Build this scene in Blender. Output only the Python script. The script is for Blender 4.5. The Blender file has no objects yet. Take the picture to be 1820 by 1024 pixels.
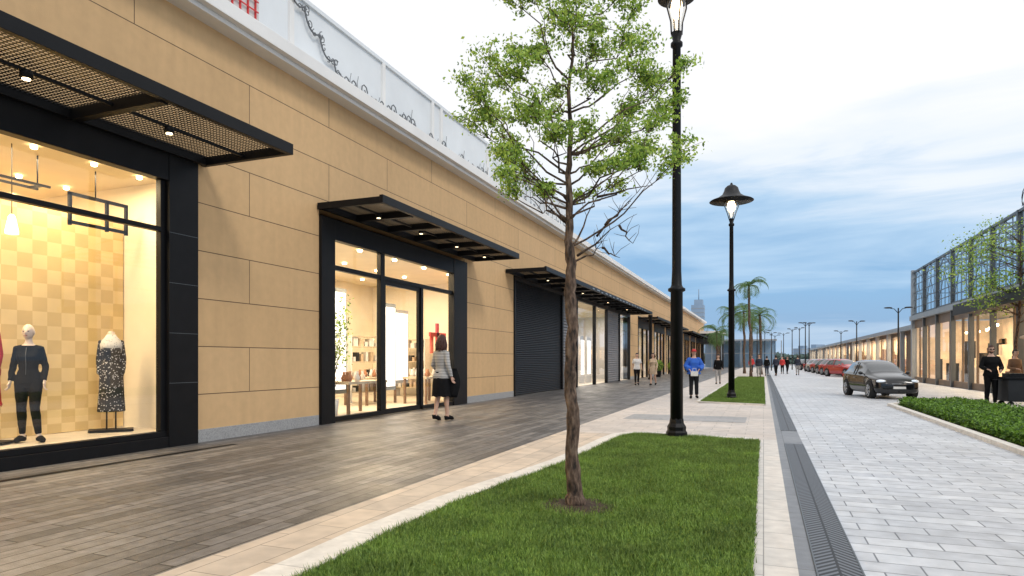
import bpy, math, random
import numpy as np
from mathutils import Vector, Matrix, noise
random.seed(7); np.random.seed(7)
sc=bpy.context.scene
R=random.uniform
col=sc.collection
pi=math.pi

# ------------------------------------------------------------------ materials
def base_nodes(name):
    m=bpy.data.materials.new(name); m.use_nodes=True
    nt=m.node_tree; N=nt.nodes; L=nt.links
    return m,nt,N,L,N["Principled BSDF"]
def pos(N):
    return N.new("ShaderNodeNewGeometry").outputs["Position"]
def noisefac(N,L,src,scale,lo,hi,detail=4):
    n=N.new("ShaderNodeTexNoise"); n.inputs["Scale"].default_value=scale; n.inputs["Detail"].default_value=detail
    L.new(src,n.inputs["Vector"])
    mr=N.new("ShaderNodeMapRange"); mr.inputs["From Min"].default_value=.3; mr.inputs["From Max"].default_value=.7
    mr.inputs["To Min"].default_value=lo; mr.inputs["To Max"].default_value=hi
    L.new(n.outputs["Fac"],mr.inputs["Value"]); return mr.outputs["Result"]
def scalecol(N,L,colsock,facsock):
    v=N.new("ShaderNodeVectorMath"); v.operation='SCALE'
    if isinstance(colsock,tuple): v.inputs[0].default_value=colsock[:3]
    else: L.new(colsock,v.inputs[0])
    L.new(facsock,v.inputs["Scale"]); return v.outputs[0]
def addbump(N,L,b,h,strength,dist=.01):
    bp=N.new("ShaderNodeBump"); bp.inputs["Strength"].default_value=strength; bp.inputs["Distance"].default_value=dist
    L.new(h,bp.inputs["Height"]); L.new(bp.outputs[0],b.inputs["Normal"])
def mat(name,c,rough=.6,metal=0,var=.12,vs=3,bump=0,bs=60,emit=None,es=0,coat=0,trans=0,spec=.5):
    m,nt,N,L,b=base_nodes(name)
    p=pos(N)
    L.new(scalecol(N,L,tuple(c),noisefac(N,L,p,vs,1-var,1+var)),b.inputs["Base Color"])
    b.inputs["Roughness"].default_value=rough; b.inputs["Metallic"].default_value=metal
    b.inputs["Coat Weight"].default_value=coat; b.inputs["Specular IOR Level"].default_value=spec
    if bump: addbump(N,L,b,noisefac(N,L,p,bs,0,1),bump)
    if emit: b.inputs["Emission Color"].default_value=(*emit,1); b.inputs["Emission Strength"].default_value=es
    if trans:
        t=N.new("ShaderNodeBsdfTranslucent"); t.inputs[0].default_value=(min(1,c[0]*1.5),min(1,c[1]*1.4),c[2],1)
        mx=N.new("ShaderNodeMixShader"); mx.inputs[0].default_value=trans
        L.new(b.outputs[0],mx.inputs[1]); L.new(t.outputs[0],mx.inputs[2])
        L.new(mx.outputs[0],N["Material Output"].inputs[0])
    return m
def brick(name,axes,bw,rh,mort,c1,c2,cm,rough=.6,bump=.4,var=.15,vs=2,off=.5,rvar=0,big=0,spec=.5,streak=0):
    m,nt,N,L,b=base_nodes(name)
    p=pos(N); s=N.new("ShaderNodeSeparateXYZ"); L.new(p,s.inputs[0])
    cb=N.new("ShaderNodeCombineXYZ")
    L.new(s.outputs["XYZ".index(axes[0])],cb.inputs[0]); L.new(s.outputs["XYZ".index(axes[1])],cb.inputs[1])
    t=N.new("ShaderNodeTexBrick"); t.offset=off; t.inputs["Scale"].default_value=1
    t.inputs["Brick Width"].default_value=bw; t.inputs["Row Height"].default_value=rh
    t.inputs["Mortar Size"].default_value=mort; t.inputs["Mortar Smooth"].default_value=.1
    t.inputs["Color1"].default_value=(*c1,1); t.inputs["Color2"].default_value=(*c2,1); t.inputs["Mortar"].default_value=(*cm,1)
    L.new(cb.outputs[0],t.inputs["Vector"])
    c=scalecol(N,L,t.outputs["Color"],noisefac(N,L,p,vs,1-var,1+var,8))
    if big: c=scalecol(N,L,c,noisefac(N,L,p,.35,1-big,1+big,2))
    if streak:
        mp=N.new("ShaderNodeMapping"); mp.inputs["Scale"].default_value=(28,2.2,1) if axes=='YX' else (1,6,.5); L.new(p,mp.inputs[0])
        c=scalecol(N,L,c,noisefac(N,L,mp.outputs[0],1,1-streak,1+streak,5))
    L.new(c,b.inputs["Base Color"])
    b.inputs["Roughness"].default_value=rough; b.inputs["Specular IOR Level"].default_value=spec
    if rvar: L.new(noisefac(N,L,p,1.3,rough-rvar,rough+rvar,5),b.inputs["Roughness"])
    inv=N.new("ShaderNodeMath"); inv.operation='SUBTRACT'; inv.inputs[0].default_value=1
    L.new(t.outputs["Fac"],inv.inputs[1])
    ad=N.new("ShaderNodeMath"); ad.operation='MULTIPLY_ADD'; L.new(noisefac(N,L,p,90,0,.25),ad.inputs[0]); ad.inputs[1].default_value=1
    L.new(inv.outputs[0],ad.inputs[2])
    addbump(N,L,b,ad.outputs[0],bump,.008)
    return m
def glassmat(name,tint=(.9,.95,.95),refl=1.0,base=.04):
    m,nt,N,L,b=base_nodes(name); N.remove(b)
    tr=N.new("ShaderNodeBsdfTransparent"); tr.inputs[0].default_value=(*tint,1)
    gl=N.new("ShaderNodeBsdfGlossy"); gl.inputs["Roughness"].default_value=.02; gl.inputs[0].default_value=(refl,refl,refl,1)
    lw=N.new("ShaderNodeLayerWeight"); lw.inputs[0].default_value=.5
    pw=N.new("ShaderNodeMath"); pw.operation='POWER'; pw.inputs[1].default_value=5; L.new(lw.outputs["Facing"],pw.inputs[0])
    ad=N.new("ShaderNodeMath"); ad.operation='MULTIPLY_ADD'; ad.inputs[1].default_value=.9; ad.inputs[2].default_value=base; L.new(pw.outputs[0],ad.inputs[0])
    mx=N.new("ShaderNodeMixShader"); L.new(ad.outputs[0],mx.inputs[0]); L.new(tr.outputs[0],mx.inputs[1]); L.new(gl.outputs[0],mx.inputs[2])
    L.new(mx.outputs[0],N["Material Output"].inputs[0]); return m
def perfmat(name,c,cell,rad):
    m,nt,N,L,b=base_nodes(name)
    b.inputs["Base Color"].default_value=(*c,1); b.inputs["Roughness"].default_value=.45; b.inputs["Metallic"].default_value=.3
    p=pos(N); v=N.new("ShaderNodeVectorMath"); v.operation='SCALE'; L.new(p,v.inputs[0]); v.inputs["Scale"].default_value=1/cell
    fr=N.new("ShaderNodeVectorMath"); fr.operation='FRACTION'; L.new(v.outputs[0],fr.inputs[0])
    sb=N.new("ShaderNodeVectorMath"); sb.operation='SUBTRACT'; L.new(fr.outputs[0],sb.inputs[0]); sb.inputs[1].default_value=(.5,.5,0)
    ml=N.new("ShaderNodeVectorMath"); ml.operation='MULTIPLY'; L.new(sb.outputs[0],ml.inputs[0]); ml.inputs[1].default_value=(1,1,0)
    le=N.new("ShaderNodeVectorMath"); le.operation='LENGTH'; L.new(ml.outputs[0],le.inputs[0])
    lt=N.new("ShaderNodeMath"); lt.operation='LESS_THAN'; L.new(le.outputs["Value"],lt.inputs[0]); lt.inputs[1].default_value=rad
    tr=N.new("ShaderNodeBsdfTransparent"); mx=N.new("ShaderNodeMixShader")
    L.new(lt.outputs[0],mx.inputs[0]); L.new(b.outputs[0],mx.inputs[1]); L.new(tr.outputs[0],mx.inputs[2])
    L.new(mx.outputs[0],N["Material Output"].inputs[0]); return m
def checkmat(name,c1,c2,size):
    m,nt,N,L,b=base_nodes(name); p=pos(N)
    ck=N.new("ShaderNodeTexChecker"); ck.inputs["Scale"].default_value=1/size
    ck.inputs["Color1"].default_value=(*c1,1); ck.inputs["Color2"].default_value=(*c2,1)
    v=N.new("ShaderNodeVectorMath"); v.operation='MULTIPLY'; L.new(p,v.inputs[0]); v.inputs[1].default_value=(0,1,1)
    a=N.new("ShaderNodeVectorMath"); a.operation='ADD'; L.new(v.outputs[0],a.inputs[0]); a.inputs[1].default_value=(.05,.013,.017)
    L.new(a.outputs[0],ck.inputs["Vector"])
    L.new(scalecol(N,L,ck.outputs["Color"],noisefac(N,L,p,1.4,.88,1.12)),b.inputs["Base Color"]); b.inputs["Roughness"].default_value=.5
    return m
def specklemat(name,c1,c2,scale,th):
    m,nt,N,L,b=base_nodes(name); tc=N.new("ShaderNodeTexCoord")
    vo=N.new("ShaderNodeTexVoronoi"); vo.inputs["Scale"].default_value=scale; L.new(tc.outputs["Object"],vo.inputs["Vector"])
    lt=N.new("ShaderNodeMath"); lt.operation='LESS_THAN'; L.new(vo.outputs["Distance"],lt.inputs[0]); lt.inputs[1].default_value=th
    mx=N.new("ShaderNodeMix"); mx.data_type='RGBA'; L.new(lt.outputs[0],mx.inputs[0])
    mx.inputs[6].default_value=(*c1,1); mx.inputs[7].default_value=(*c2,1); L.new(mx.outputs[2],b.inputs["Base Color"])
    b.inputs["Roughness"].default_value=.8; return m
def stripemat(name,c1,c2,freq):
    m,nt,N,L,b=base_nodes(name); tc=N.new("ShaderNodeTexCoord"); s=N.new("ShaderNodeSeparateXYZ"); L.new(tc.outputs["Object"],s.inputs[0])
    f=N.new("ShaderNodeMath"); f.operation='MULTIPLY'; f.inputs[1].default_value=freq; L.new(s.outputs[2],f.inputs[0])
    g=N.new("ShaderNodeMath"); g.operation='FRACT'; L.new(f.outputs[0],g.inputs[0]); lt=N.new("ShaderNodeMath"); lt.operation='LESS_THAN'; lt.inputs[1].default_value=.38; L.new(g.outputs[0],lt.inputs[0])
    mx=N.new("ShaderNodeMix"); mx.data_type='RGBA'; L.new(lt.outputs[0],mx.inputs[0])
    mx.inputs[6].default_value=(*c1,1); mx.inputs[7].default_value=(*c2,1); L.new(mx.outputs[2],b.inputs["Base Color"]); b.inputs["Roughness"].default_value=.85; return m
def drainmat(name,xc):
    m,nt,N,L,b=base_nodes(name); p=pos(N); s=N.new("ShaderNodeSeparateXYZ"); L.new(p,s.inputs[0])
    def M(op,a,bv=None,c=None):
        n=N.new("ShaderNodeMath"); n.operation=op
        for i,x in enumerate((a,bv,c)):
            if x is None: continue
            if isinstance(x,(int,float)): n.inputs[i].default_value=x
            else: L.new(x,n.inputs[i])
        return n.outputs[0]
    u=M('ABSOLUTE',M('SUBTRACT',s.outputs[0],xc))
    w=M('FRACT',M('MULTIPLY',M('ADD',s.outputs[1],M('MULTIPLY',u,1.2)),14))
    st=M('GREATER_THAN',w,.5)
    cg=M('GREATER_THAN',u,.008)
    f=M('MULTIPLY',st,cg)
    mx=N.new("ShaderNodeMix"); mx.data_type='RGBA'; L.new(f,mx.inputs[0])
    mx.inputs[6].default_value=(.010,.011,.014,1); mx.inputs[7].default_value=(.15,.165,.19,1)
    L.new(mx.outputs[2],b.inputs["Base Color"]); b.inputs["Roughness"].default_value=.5; b.inputs["Metallic"].default_value=.2
    addbump(N,L,b,f,.8,.01); return m

M_tan=brick("tan_stone",'YZ',4.4,.757,.0075,(.62,.405,.205),(.58,.375,.185),(.13,.08,.04),.75,.4,.04,7,big=.06,streak=.04)
M_gran=mat("granite_plinth",(.33,.33,.33),.6,0,.25,50)
M_white=mat("white_render",(.78,.77,.75),.6,0,.05,1.2,.1,30)
M_white2=mat("parapet_render",(.72,.75,.77),.7,0,.08,.8,.1,30)
M_black=mat("black_steel",(.006,.006,.007),.45,.0,.2,5,.05,80,spec=.2)
M_darkgrey=mat("dark_panel",(.018,.019,.021),.5,.0,.2,3,spec=.3)
M_shut=mat("shutter_metal",(.014,.015,.018),.5,.2,.15,4,spec=.3)
M_shut2=mat("grey_louvre",(.25,.25,.26),.5,.3,.15,4)
M_glass=glassmat("clear_glass",(.97,.97,.96),1,.05)
M_glassd=glassmat("cool_glass",(.88,.93,.95),1,.05)
M_perf=perfmat("perforated_steel",(.02,.018,.016),.055,.32)
M_perf2=perfmat("fine_perforated_steel",(.014,.013,.012),.06,.20)
M_cream=mat("cream_wall",(.76,.69,.56),.7,0,.05,2)
M_ceil=mat("shop_ceiling",(.72,.62,.45),.7,0,.04,2)
M_check=checkmat("checkered_wallpaper",(.72,.55,.28),(.61,.44,.20),.2)
M_floor=mat("shop_floor",(.62,.55,.45),.35,0,.1,4)
M_wood=mat("brown_wood",(.19,.11,.06),.5,0,.25,8)
M_pwood=mat("pale_oak",(.50,.41,.30),.5,0,.15,8)
M_lamp=mat("lit_bulb",(1,.9,.7),.3,0,0,1,emit=(1,.78,.45),es=14)
M_lampd=mat("dim_bulb",(1,.9,.7),.3,0,0,1,emit=(1,.78,.45),es=4)
M_lampw=mat("lit_glass",(1,.9,.7),.3,0,0,1,emit=(1,.80,.52),es=1.8)
M_panel=mat("lit_display",(.9,.9,.9),.3,0,.0,1,emit=(1,.95,.88),es=1.3)
M_red=mat("red_cloth",(.38,.012,.018),.7,0,.2,9)
M_redp=mat("red_paint",(.6,.03,.03),.5,0,.1,5)
M_deck=brick("dark_planks",'YX',1.15,.15,.007,(.195,.184,.178),(.088,.084,.083),(.013,.013,.013),.44,.8,.28,9,.37,.12,.16,spec=.45,streak=.14)
M_beige=brick("beige_pavers",'YX',.6,.3,.004,(.62,.51,.40),(.50,.42,.34),(.22,.18,.14),.6,.35,.14,5,.5,.1,.1)
M_plaza=brick("plaza_pavers",'XY',.6,.3,.004,(.62,.55,.49),(.53,.48,.44),(.24,.22,.2),.55,.35,.12,5,.5,.1,.1)
M_curb=brick("white_kerb_stone",'XY',9,.8,.003,(.72,.68,.62),(.66,.63,.58),(.3,.28,.26),.6,.3,.12,12)
M_strip=brick("white_strip_pavers",'YX',.42,.26,.004,(.68,.63,.57),(.60,.57,.53),(.3,.28,.26),.6,.3,.12,8)
M_greys=brick("grey_strip_stone",'YX',.8,.3,.004,(.22,.23,.25),(.18,.19,.21),(.09,.09,.09),.5,.3,.14,8)
M_road=brick("light_grey_blocks",'XY',.46,.215,.006,(.60,.62,.65),(.47,.49,.525),(.16,.17,.19),.48,.5,.16,6,.5,.14,.10)
M_inlay=brick("grey_inlay_tiles",'XY',.6,.3,.004,(.36,.35,.35),(.30,.30,.30),(.14,.14,.14),.5,.3,.12,6)
M_base=mat("far_ground",(.38,.39,.41),.7,0,.15,.2)
M_drain=drainmat("drain_grate",.435)
M_soil=mat("soil",(.055,.033,.02),.95,0,.5,30,.8,60)
M_grassg=mat("turf_ground",(.06,.13,.016),.9,0,.4,20,.8,70)
def grassmat():
    m,nt,N,L,b=base_nodes("grass_blades"); p=pos(N)
    r=N.new("ShaderNodeValToRGB"); r.color_ramp.elements[0].color=(.06,.135,.014,1); r.color_ramp.elements[1].color=(.27,.39,.07,1)
    n=N.new("ShaderNodeTexNoise"); n.inputs["Scale"].default_value=45; n.inputs["Detail"].default_value=5; L.new(p,n.inputs["Vector"])
    r.color_ramp.elements[0].position=.35; r.color_ramp.elements[1].position=.68
    L.new(n.outputs["Fac"],r.inputs[0])
    c=scalecol(N,L,r.outputs[0],noisefac(N,L,p,1.7,.70,1.22)); c=scalecol(N,L,c,noisefac(N,L,p,9,.78,1.18))
    L.new(c,b.inputs["Base Color"]); b.inputs["Roughness"].default_value=.65
    return m
M_grass=grassmat()
M_leafA=mat("leaf_light",(.42,.56,.12),.55,0,.2,3,trans=.4)
M_leafB=mat("leaf_mid",(.25,.40,.07),.55,0,.2,3,trans=.35)
M_leafC=mat("leaf_dark",(.09,.17,.03),.6,0,.25,3,trans=.25)
LEAF=[M_leafA,M_leafB,M_leafC]
M_hA=mat("hedge_light",(.15,.29,.035),.55,0,.25,9,trans=.2)
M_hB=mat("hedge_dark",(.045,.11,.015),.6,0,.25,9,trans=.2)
M_palm=mat("palm_leaf",(.10,.19,.06),.55,0,.25,3,trans=.3)
def barkmat():
    m,nt,N,L,b=base_nodes("bark"); p=pos(N)
    v=N.new("ShaderNodeVectorMath"); v.operation='MULTIPLY'; v.inputs[1].default_value=(1,1,.3); L.new(p,v.inputs[0])
    n=N.new("ShaderNodeTexNoise"); n.inputs["Scale"].default_value=34; n.inputs["Detail"].default_value=9; L.new(v.outputs[0],n.inputs["Vector"])
    r=N.new("ShaderNodeValToRGB"); e=r.color_ramp.elements
    e[0].position=.34; e[0].color=(.025,.017,.012,1); e[1].position=.68; e[1].color=(.22,.155,.11,1)
    k=e.new(.5); k.color=(.105,.065,.044,1)
    L.new(n.outputs["Fac"],r.inputs[0]); c=scalecol(N,L,r.outputs[0],noisefac(N,L,p,7,.6,1.3))
    L.new(c,b.inputs["Base Color"]); b.inputs["Roughness"].default_value=.9
    addbump(N,L,b,n.outputs["Fac"],1,.03); return m
M_bark=barkmat()
M_skin=mat("skin",(.55,.34,.25),.5,0,.05,10)
M_manq=mat("mannequin_skin",(.62,.5,.42),.4,0,.03,10)
M_hair=mat("brown_hair",(.05,.016,.01),.6,0,.4,60,.5,90)
M_hairb=mat("black_hair",(.015,.012,.01),.55,0,.3,60)
M_cblack=mat("black_cloth",(.008,.008,.009),.85,0,.2,20,.2,50,spec=.12)
M_cchar=mat("charcoal_cloth",(.016,.016,.019),.85,0,.25,20,.2,50,spec=.15)
M_cgrey=mat("grey_knit",(.30,.29,.29),.85,0,.3,25,.3,90)
M_stripe=stripemat("striped_knit",(.50,.49,.48),(.12,.12,.12),32)
M_cwhite=mat("white_cloth",(.62,.6,.58),.85,0,.08,20)
M_cblue=mat("blue_cloth",(.025,.12,.52),.8,0,.2,6)
M_cnavy=mat("navy_cloth",(.02,.025,.045),.8,0,.15,12)
M_cbeige=mat("beige_cloth",(.48,.36,.25),.85,0,.12,12)
M_cred=mat("red_shirt",(.5,.04,.04),.85,0,.12,12)
M_cbrown=mat("brown_jacket",(.16,.09,.05),.85,0,.12,12)
M_pattern=specklemat("patterned_fabric",(.010,.010,.012),(.5,.48,.46),30,.30)
M_scarf=specklemat("pale_scarf_fabric",(.60,.58,.55),(.12,.12,.12),40,.25)
M_eye=mat("eye",(.03,.02,.02),.2,0,0,1)
M_lip=mat("lips",(.35,.10,.09),.4,0,0,1)
M_pblack=mat("black_car_paint",(.007,.008,.010),.14,.0,.05,2,coat=.6,spec=.4)
M_pred=mat("red_car_paint",(.42,.02,.02),.2,.2,.05,2,coat=.8)
M_pwhite=mat("silver_car_paint",(.45,.46,.48),.2,.4,.05,2,coat=.8)
M_cglass=mat("dark_car_glass",(.035,.042,.048),.04,0,0,1,coat=1,spec=.8)
M_tyre=mat("tyre_rubber",(.015,.015,.015),.8,0,.1,10)
M_rim=mat("alloy_rim",(.45,.46,.48),.25,.8,.05,10)
M_hl=mat("headlight_lens",(.7,.75,.8),.1,.2,.05,5,emit=(.8,.9,1),es=.3)
M_plate=mat("number_plate",(.7,.7,.68),.4,0,.03,5)
M_sgrey=mat("grey_steel",(.30,.325,.35),.4,.2,.08,3)
M_dsteel=mat("slate_steel",(.085,.095,.105),.4,.2,.08,3)
M_brownp=mat("brown_panel",(.15,.10,.065),.5,0,.3,.7)
M_glowroom=mat("glowing_room",(.66,.50,.34),.7,0,.5,.9,emit=(1,.7,.42),es=.32)  # glow added to the surface itself to brighten cafe and arcade rooms
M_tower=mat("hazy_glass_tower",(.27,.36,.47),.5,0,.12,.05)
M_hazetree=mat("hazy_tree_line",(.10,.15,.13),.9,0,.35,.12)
M_terr=mat("terracotta",(.3,.14,.08),.8,0,.15,8)
M_lglass=glassmat("lantern_glass",(.96,.95,.92),1,.08)
M_lbulb=mat("lantern_bulb",(1,.9,.7),.3,0,0,1,emit=(1,.74,.42),es=9)

# ------------------------------------------------------------------ mesh builder
class MB:
    def __init__(s): s.v=[];s.f=[];s.m=[];s.s=[];s.st=[]
    def add(s,v,f,mi=0,sm=False):
        o=len(s.v); s.st.append((o,len(s.f))); s.v+= [tuple(p) for p in v]
        for q in f: s.f.append(tuple(i+o for i in q)); s.m.append(mi); s.s.append(sm)
        return s
    def split(s,*a,**k):
        out=[]; st=s.st+[(len(s.v),len(s.f))]
        for (v0,f0),(v1,f1) in zip(st,st[1:]):
            b=MB(); b.v=s.v[v0:v1]; b.f=[tuple(i-v0 for i in q) for q in s.f[f0:f1]]; b.m=s.m[f0:f1]; b.s=s.s[f0:f1]
            out.append(b.obj(*a,**k))
        return out
    def box(s,x0,x1,y0,y1,z0,z1,mi=0):
        v=[(x0,y0,z0),(x1,y0,z0),(x1,y1,z0),(x0,y1,z0),(x0,y0,z1),(x1,y0,z1),(x1,y1,z1),(x0,y1,z1)]
        return s.add(v,[(0,3,2,1),(4,5,6,7),(0,1,5,4),(1,2,6,5),(2,3,7,6),(3,0,4,7)],mi)
    def pane(s,x,y0,y1,z0,z1,mi=0):
        return s.add([(x,y0,z0),(x,y1,z0),(x,y1,z1),(x,y0,z1)],[(0,1,2,3)],mi)
    def tube(s,pts,rad,n=8,mi=0,sm=True,caps=True):
        pts=[Vector(p) for p in pts]
        if not hasattr(rad,'__len__'): rad=[rad]*len(pts)
        vs=[];fs=[]
        d=(pts[1]-pts[0]).normalized(); up=Vector((0,0,1)) if abs(d.z)<.9 else Vector((1,0,0))
        a=d.cross(up).normalized()
        for i,p in enumerate(pts):
            if i==0: d=pts[1]-pts[0]
            elif i==len(pts)-1: d=pts[i]-pts[i-1]
            else: d=pts[i+1]-pts[i-1]
            d=d.normalized(); a=(a-d*a.dot(d)).normalized(); b=d.cross(a)
            for k in range(n):
                t=2*math.pi*k/n; vs.append(p+(a*math.cos(t)+b*math.sin(t))*rad[i])
        for i in range(len(pts)-1):
            for k in range(n):
                k2=(k+1)%n; fs.append((i*n+k,i*n+k2,(i+1)*n+k2,(i+1)*n+k))
        if caps: fs.append(tuple(range(n-1,-1,-1))); fs.append(tuple((len(pts)-1)*n+k for k in range(n)))
        return s.add(vs,fs,mi,sm)
    def lathe(s,prof,c=(0,0,0),n=20,mi=0,sm=True,sx=1,sy=1):
        vs=[];fs=[]
        for r,z in prof:
            for k in range(n):
                t=2*math.pi*k/n; vs.append((c[0]+r*math.cos(t)*sx,c[1]+r*math.sin(t)*sy,c[2]+z))
        for i in range(len(prof)-1):
            for k in range(n):
                k2=(k+1)%n; fs.append((i*n+k,i*n+k2,(i+1)*n+k2,(i+1)*n+k))
        if prof[0][0]>1e-4: fs.append(tuple(range(n-1,-1,-1)))
        if prof[-1][0]>1e-4: fs.append(tuple((len(prof)-1)*n+k for k in range(n)))
        return s.add(vs,fs,mi,sm)
    def ball(s,c,r,seg=12,ring=8,mi=0,fn=None,keep=None):
        if not hasattr(r,'__len__'): r=(r,r,r)
        vs=[]
        for i in range(ring+1):
            ph=math.pi*i/ring
            for k in range(seg):
                t=2*math.pi*k/seg
                p=Vector((math.sin(ph)*math.cos(t),math.sin(ph)*math.sin(t),math.cos(ph)))
                if fn: p=fn(p)
                vs.append((c[0]+p[0]*r[0],c[1]+p[1]*r[1],c[2]+p[2]*r[2]))
        fs=[]
        for i in range(ring):
            for k in range(seg):
                k2=(k+1)%seg; q=(i*seg+k,(i+1)*seg+k,(i+1)*seg+k2,i*seg+k2)
                if keep and not keep(sum((Vector(vs[j]) for j in q),Vector())/4-Vector(c)): continue
                fs.append(q)
        return s.add(vs,fs,mi,True)
    def leaves(s,C,size,mats=(0,1,2),w=(.35,.4,.25),flat=0):
        C=np.asarray(C); n=len(C)
        a=np.random.normal(size=(n,3)); a/=np.linalg.norm(a,axis=1)[:,None]
        b=np.random.normal(size=(n,3)); b-=a*(a*b).sum(1)[:,None]; b/=np.linalg.norm(b,axis=1)[:,None]
        sz=(np.random.uniform(.6,1.3,n)*size)[:,None]
        V=np.stack([C-a*sz,C+b*sz*.55,C+a*sz,C-b*sz*.55],1).reshape(-1,3)
        o=len(s.v); s.st.append((o,len(s.f))); s.v+=V.tolist(); mi=np.random.choice(mats,n,p=w)
        for i in range(n):
            k=o+4*i; s.f.append((k,k+1,k+2,k+3)); s.m.append(int(mi[i])); s.s.append(False)
    def obj(s,name,mats,parent=None,root=None,label=None,cat=None,kind=None,group=None,bevel=0,origin=None,rot=0,scale=1):
        me=bpy.data.meshes.new(name)
        off=Vector((0,0,0))
        if root is not None: off=Vector(root.location)
        if origin is not None: off=Vector(origin)
        vs=[(p[0]-off[0],p[1]-off[1],p[2]-off[2]) for p in s.v]
        me.from_pydata(vs,[],s.f)
        for m in (mats if isinstance(mats,(list,tuple)) else [mats]): me.materials.append(m)
        me.polygons.foreach_set("material_index",s.m); me.polygons.foreach_set("use_smooth",s.s); me.update()
        o=bpy.data.objects.new(name,me); col.objects.link(o)
        if parent: o.parent=parent
        elif origin is not None: o.location=off
        if bevel:
            b=o.modifiers.new("Bevel",'BEVEL'); b.width=bevel; b.segments=2; b.limit_method='ANGLE'
        if label: o["label"]=label
        if cat: o["category"]=cat
        if kind: o["kind"]=kind
        if group: o["group"]=group
        return o
def thing(name,label,cat,loc=(0,0,0),rot=0,scale=1,group=None):
    e=bpy.data.objects.new(name,None); e.empty_display_size=.2; e.location=loc; e.rotation_euler[2]=rot; e.scale=(scale,)*3
    col.objects.link(e); e["label"]=label; e["category"]=cat
    if group: e["group"]=group
    return e
def dup(o,loc,rot=None,scale=None,label=None):
    def rec(x,par):
        c=x.copy(); col.objects.link(c)
        if par: c.parent=par
        for ch in list(x.children): rec(ch,c)
        return c
    c=rec(o,None); c.location=loc
    if rot is not None: c.rotation_euler[2]=rot
    if scale is not None: c.scale=(scale,)*3
    if label: c["label"]=label
    return c
def area(name,loc,sx,sy,e,c=(1,.74,.44),rot=(0,0,0)):
    l=bpy.data.lights.new(name,'AREA'); l.shape='RECTANGLE'; l.size=sx; l.size_y=sy; l.energy=e; l.color=c
    o=bpy.data.objects.new(name,l); o.location=loc; o.rotation_euler=rot; col.objects.link(o); return o

# ------------------------------------------------------------------ ground
def sheet(name,x0,x1,y0,y1,z,m):
    b=MB(); b.add([(x0,y0,z),(x1,y0,z),(x1,y1,z),(x0,y1,z)],[(0,1,2,3)]); return b.obj(name,m,kind="structure")
sheet("ground",-2500,2500,-60,5000,-.03,M_base)
sheet("promenade_pavement",-8.45,-3.42,-6,130,0,M_deck)
sheet("pavement_border",-3.42,-2.0,-6,11.3,0,M_beige)
sheet("plaza_pavement",-3.42,.20,11.3,20.3,0,M_plaza)
sheet("plaza_inlay_pavement",-2.9,-.35,14.2,15.6,.004,M_inlay)
sheet("far_pavement",-3.42,-1.85,20.3,130,0,M_plaza)
sheet("far_median_pavement",-1.85,.20,52,130,0,M_plaza)
sheet("kerb_strip_pavement",-.06,.20,-6,11.3,0,M_strip)
sheet("kerb_strip_far_pavement",.06,.20,20.3,52,0,M_strip)
sheet("grey_strip_pavement",.20,.57,-6,130,0,M_greys)
sheet("road",.57,8.8,-6,170,0,M_road)
for i,(a,c) in enumerate([(-6,10.9),(12.9,60)]):
    b=MB(); b.box(.31,.56,a,c,-.01,.006,0); b.box(.30,.31,a,c,-.01,.009,1); b.box(.56,.57,a,c,-.01,.009,1)
    b.obj("drain_channel",[M_drain,M_dsteel],label="long metal drain grate with chevron slots in paving",cat="drain",origin=(.435,(a+c)/2,0),group="drain grates along the street")
b=MB(); b.box(-7.66,-7.62,-6,7.75,-.01,.004,0); b.box(-7.61,-7.57,-6,7.75,-.01,.0045,0); b.box(-7.68,-7.55,-6,7.77,-.01,.002,1)
b.obj("slot_drain",[M_black,M_shut],label="narrow dark slot drain in front of display window",cat="drain",origin=(-7.6,1,0))

edgeL=[(-2.35,-6),(-2.42,0),(-2.5,2.5),(-2.58,4.0),(-2.57,5.2),(-2.5,6.1),(-2.4,6.9),(-2.31,7.8),(-2.27,9),(-2.26,10.4),(-2.22,10.9),(-2.08,11.2),(-1.9,11.3)]
edgeF=[(-1.9,11.3),(-.3,11.02),(-.12,10.97),(-.06,10.85)]
def xl(y):
    for (a,b),(c,d) in zip(edgeL,edgeL[1:]):
        if b<=y<=d: return a+(c-a)*(y-b)/(d-b)
    return -1.9
poly=edgeL+edgeF[1:]+[(-.06,-6)]
b=MB(); b.add([(x,y,.025) for x,y in poly],[tuple(range(len(poly)-1,-1,-1))]); b.obj("lawn_ground",M_grassg,kind="structure")
def ribbon(pts,w0,z0,z1,wf=None):
    b=MB(); n=len(pts); P=[Vector((x,y,0)) for x,y in pts]; out=[]
    for i,p in enumerate(P):
        d=(P[min(i+1,n-1)]-P[max(i-1,0)]).normalized(); nr=Vector((-d.y,d.x,0))
        w=w0 if wf is None else wf(p); out.append(p+nr*w)
    v=[];f=[]
    for a,c in zip(P,out): v+=[(a.x,a.y,z0),(a.x,a.y,z1),(c.x,c.y,z1),(c.x,c.y,z0)]
    for i in range(n-1):
        k=4*i
        for j in range(3): f.append((k+j,k+4+j,k+5+j,k+j+1))
    b.add(v,f); return b
ribbon(edgeL+edgeF[1:-1],.22,0,.04,lambda p:.2+.08*max(0,min(1,(7-p.y)/4))).obj("kerb",M_curb,kind="structure")
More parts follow.
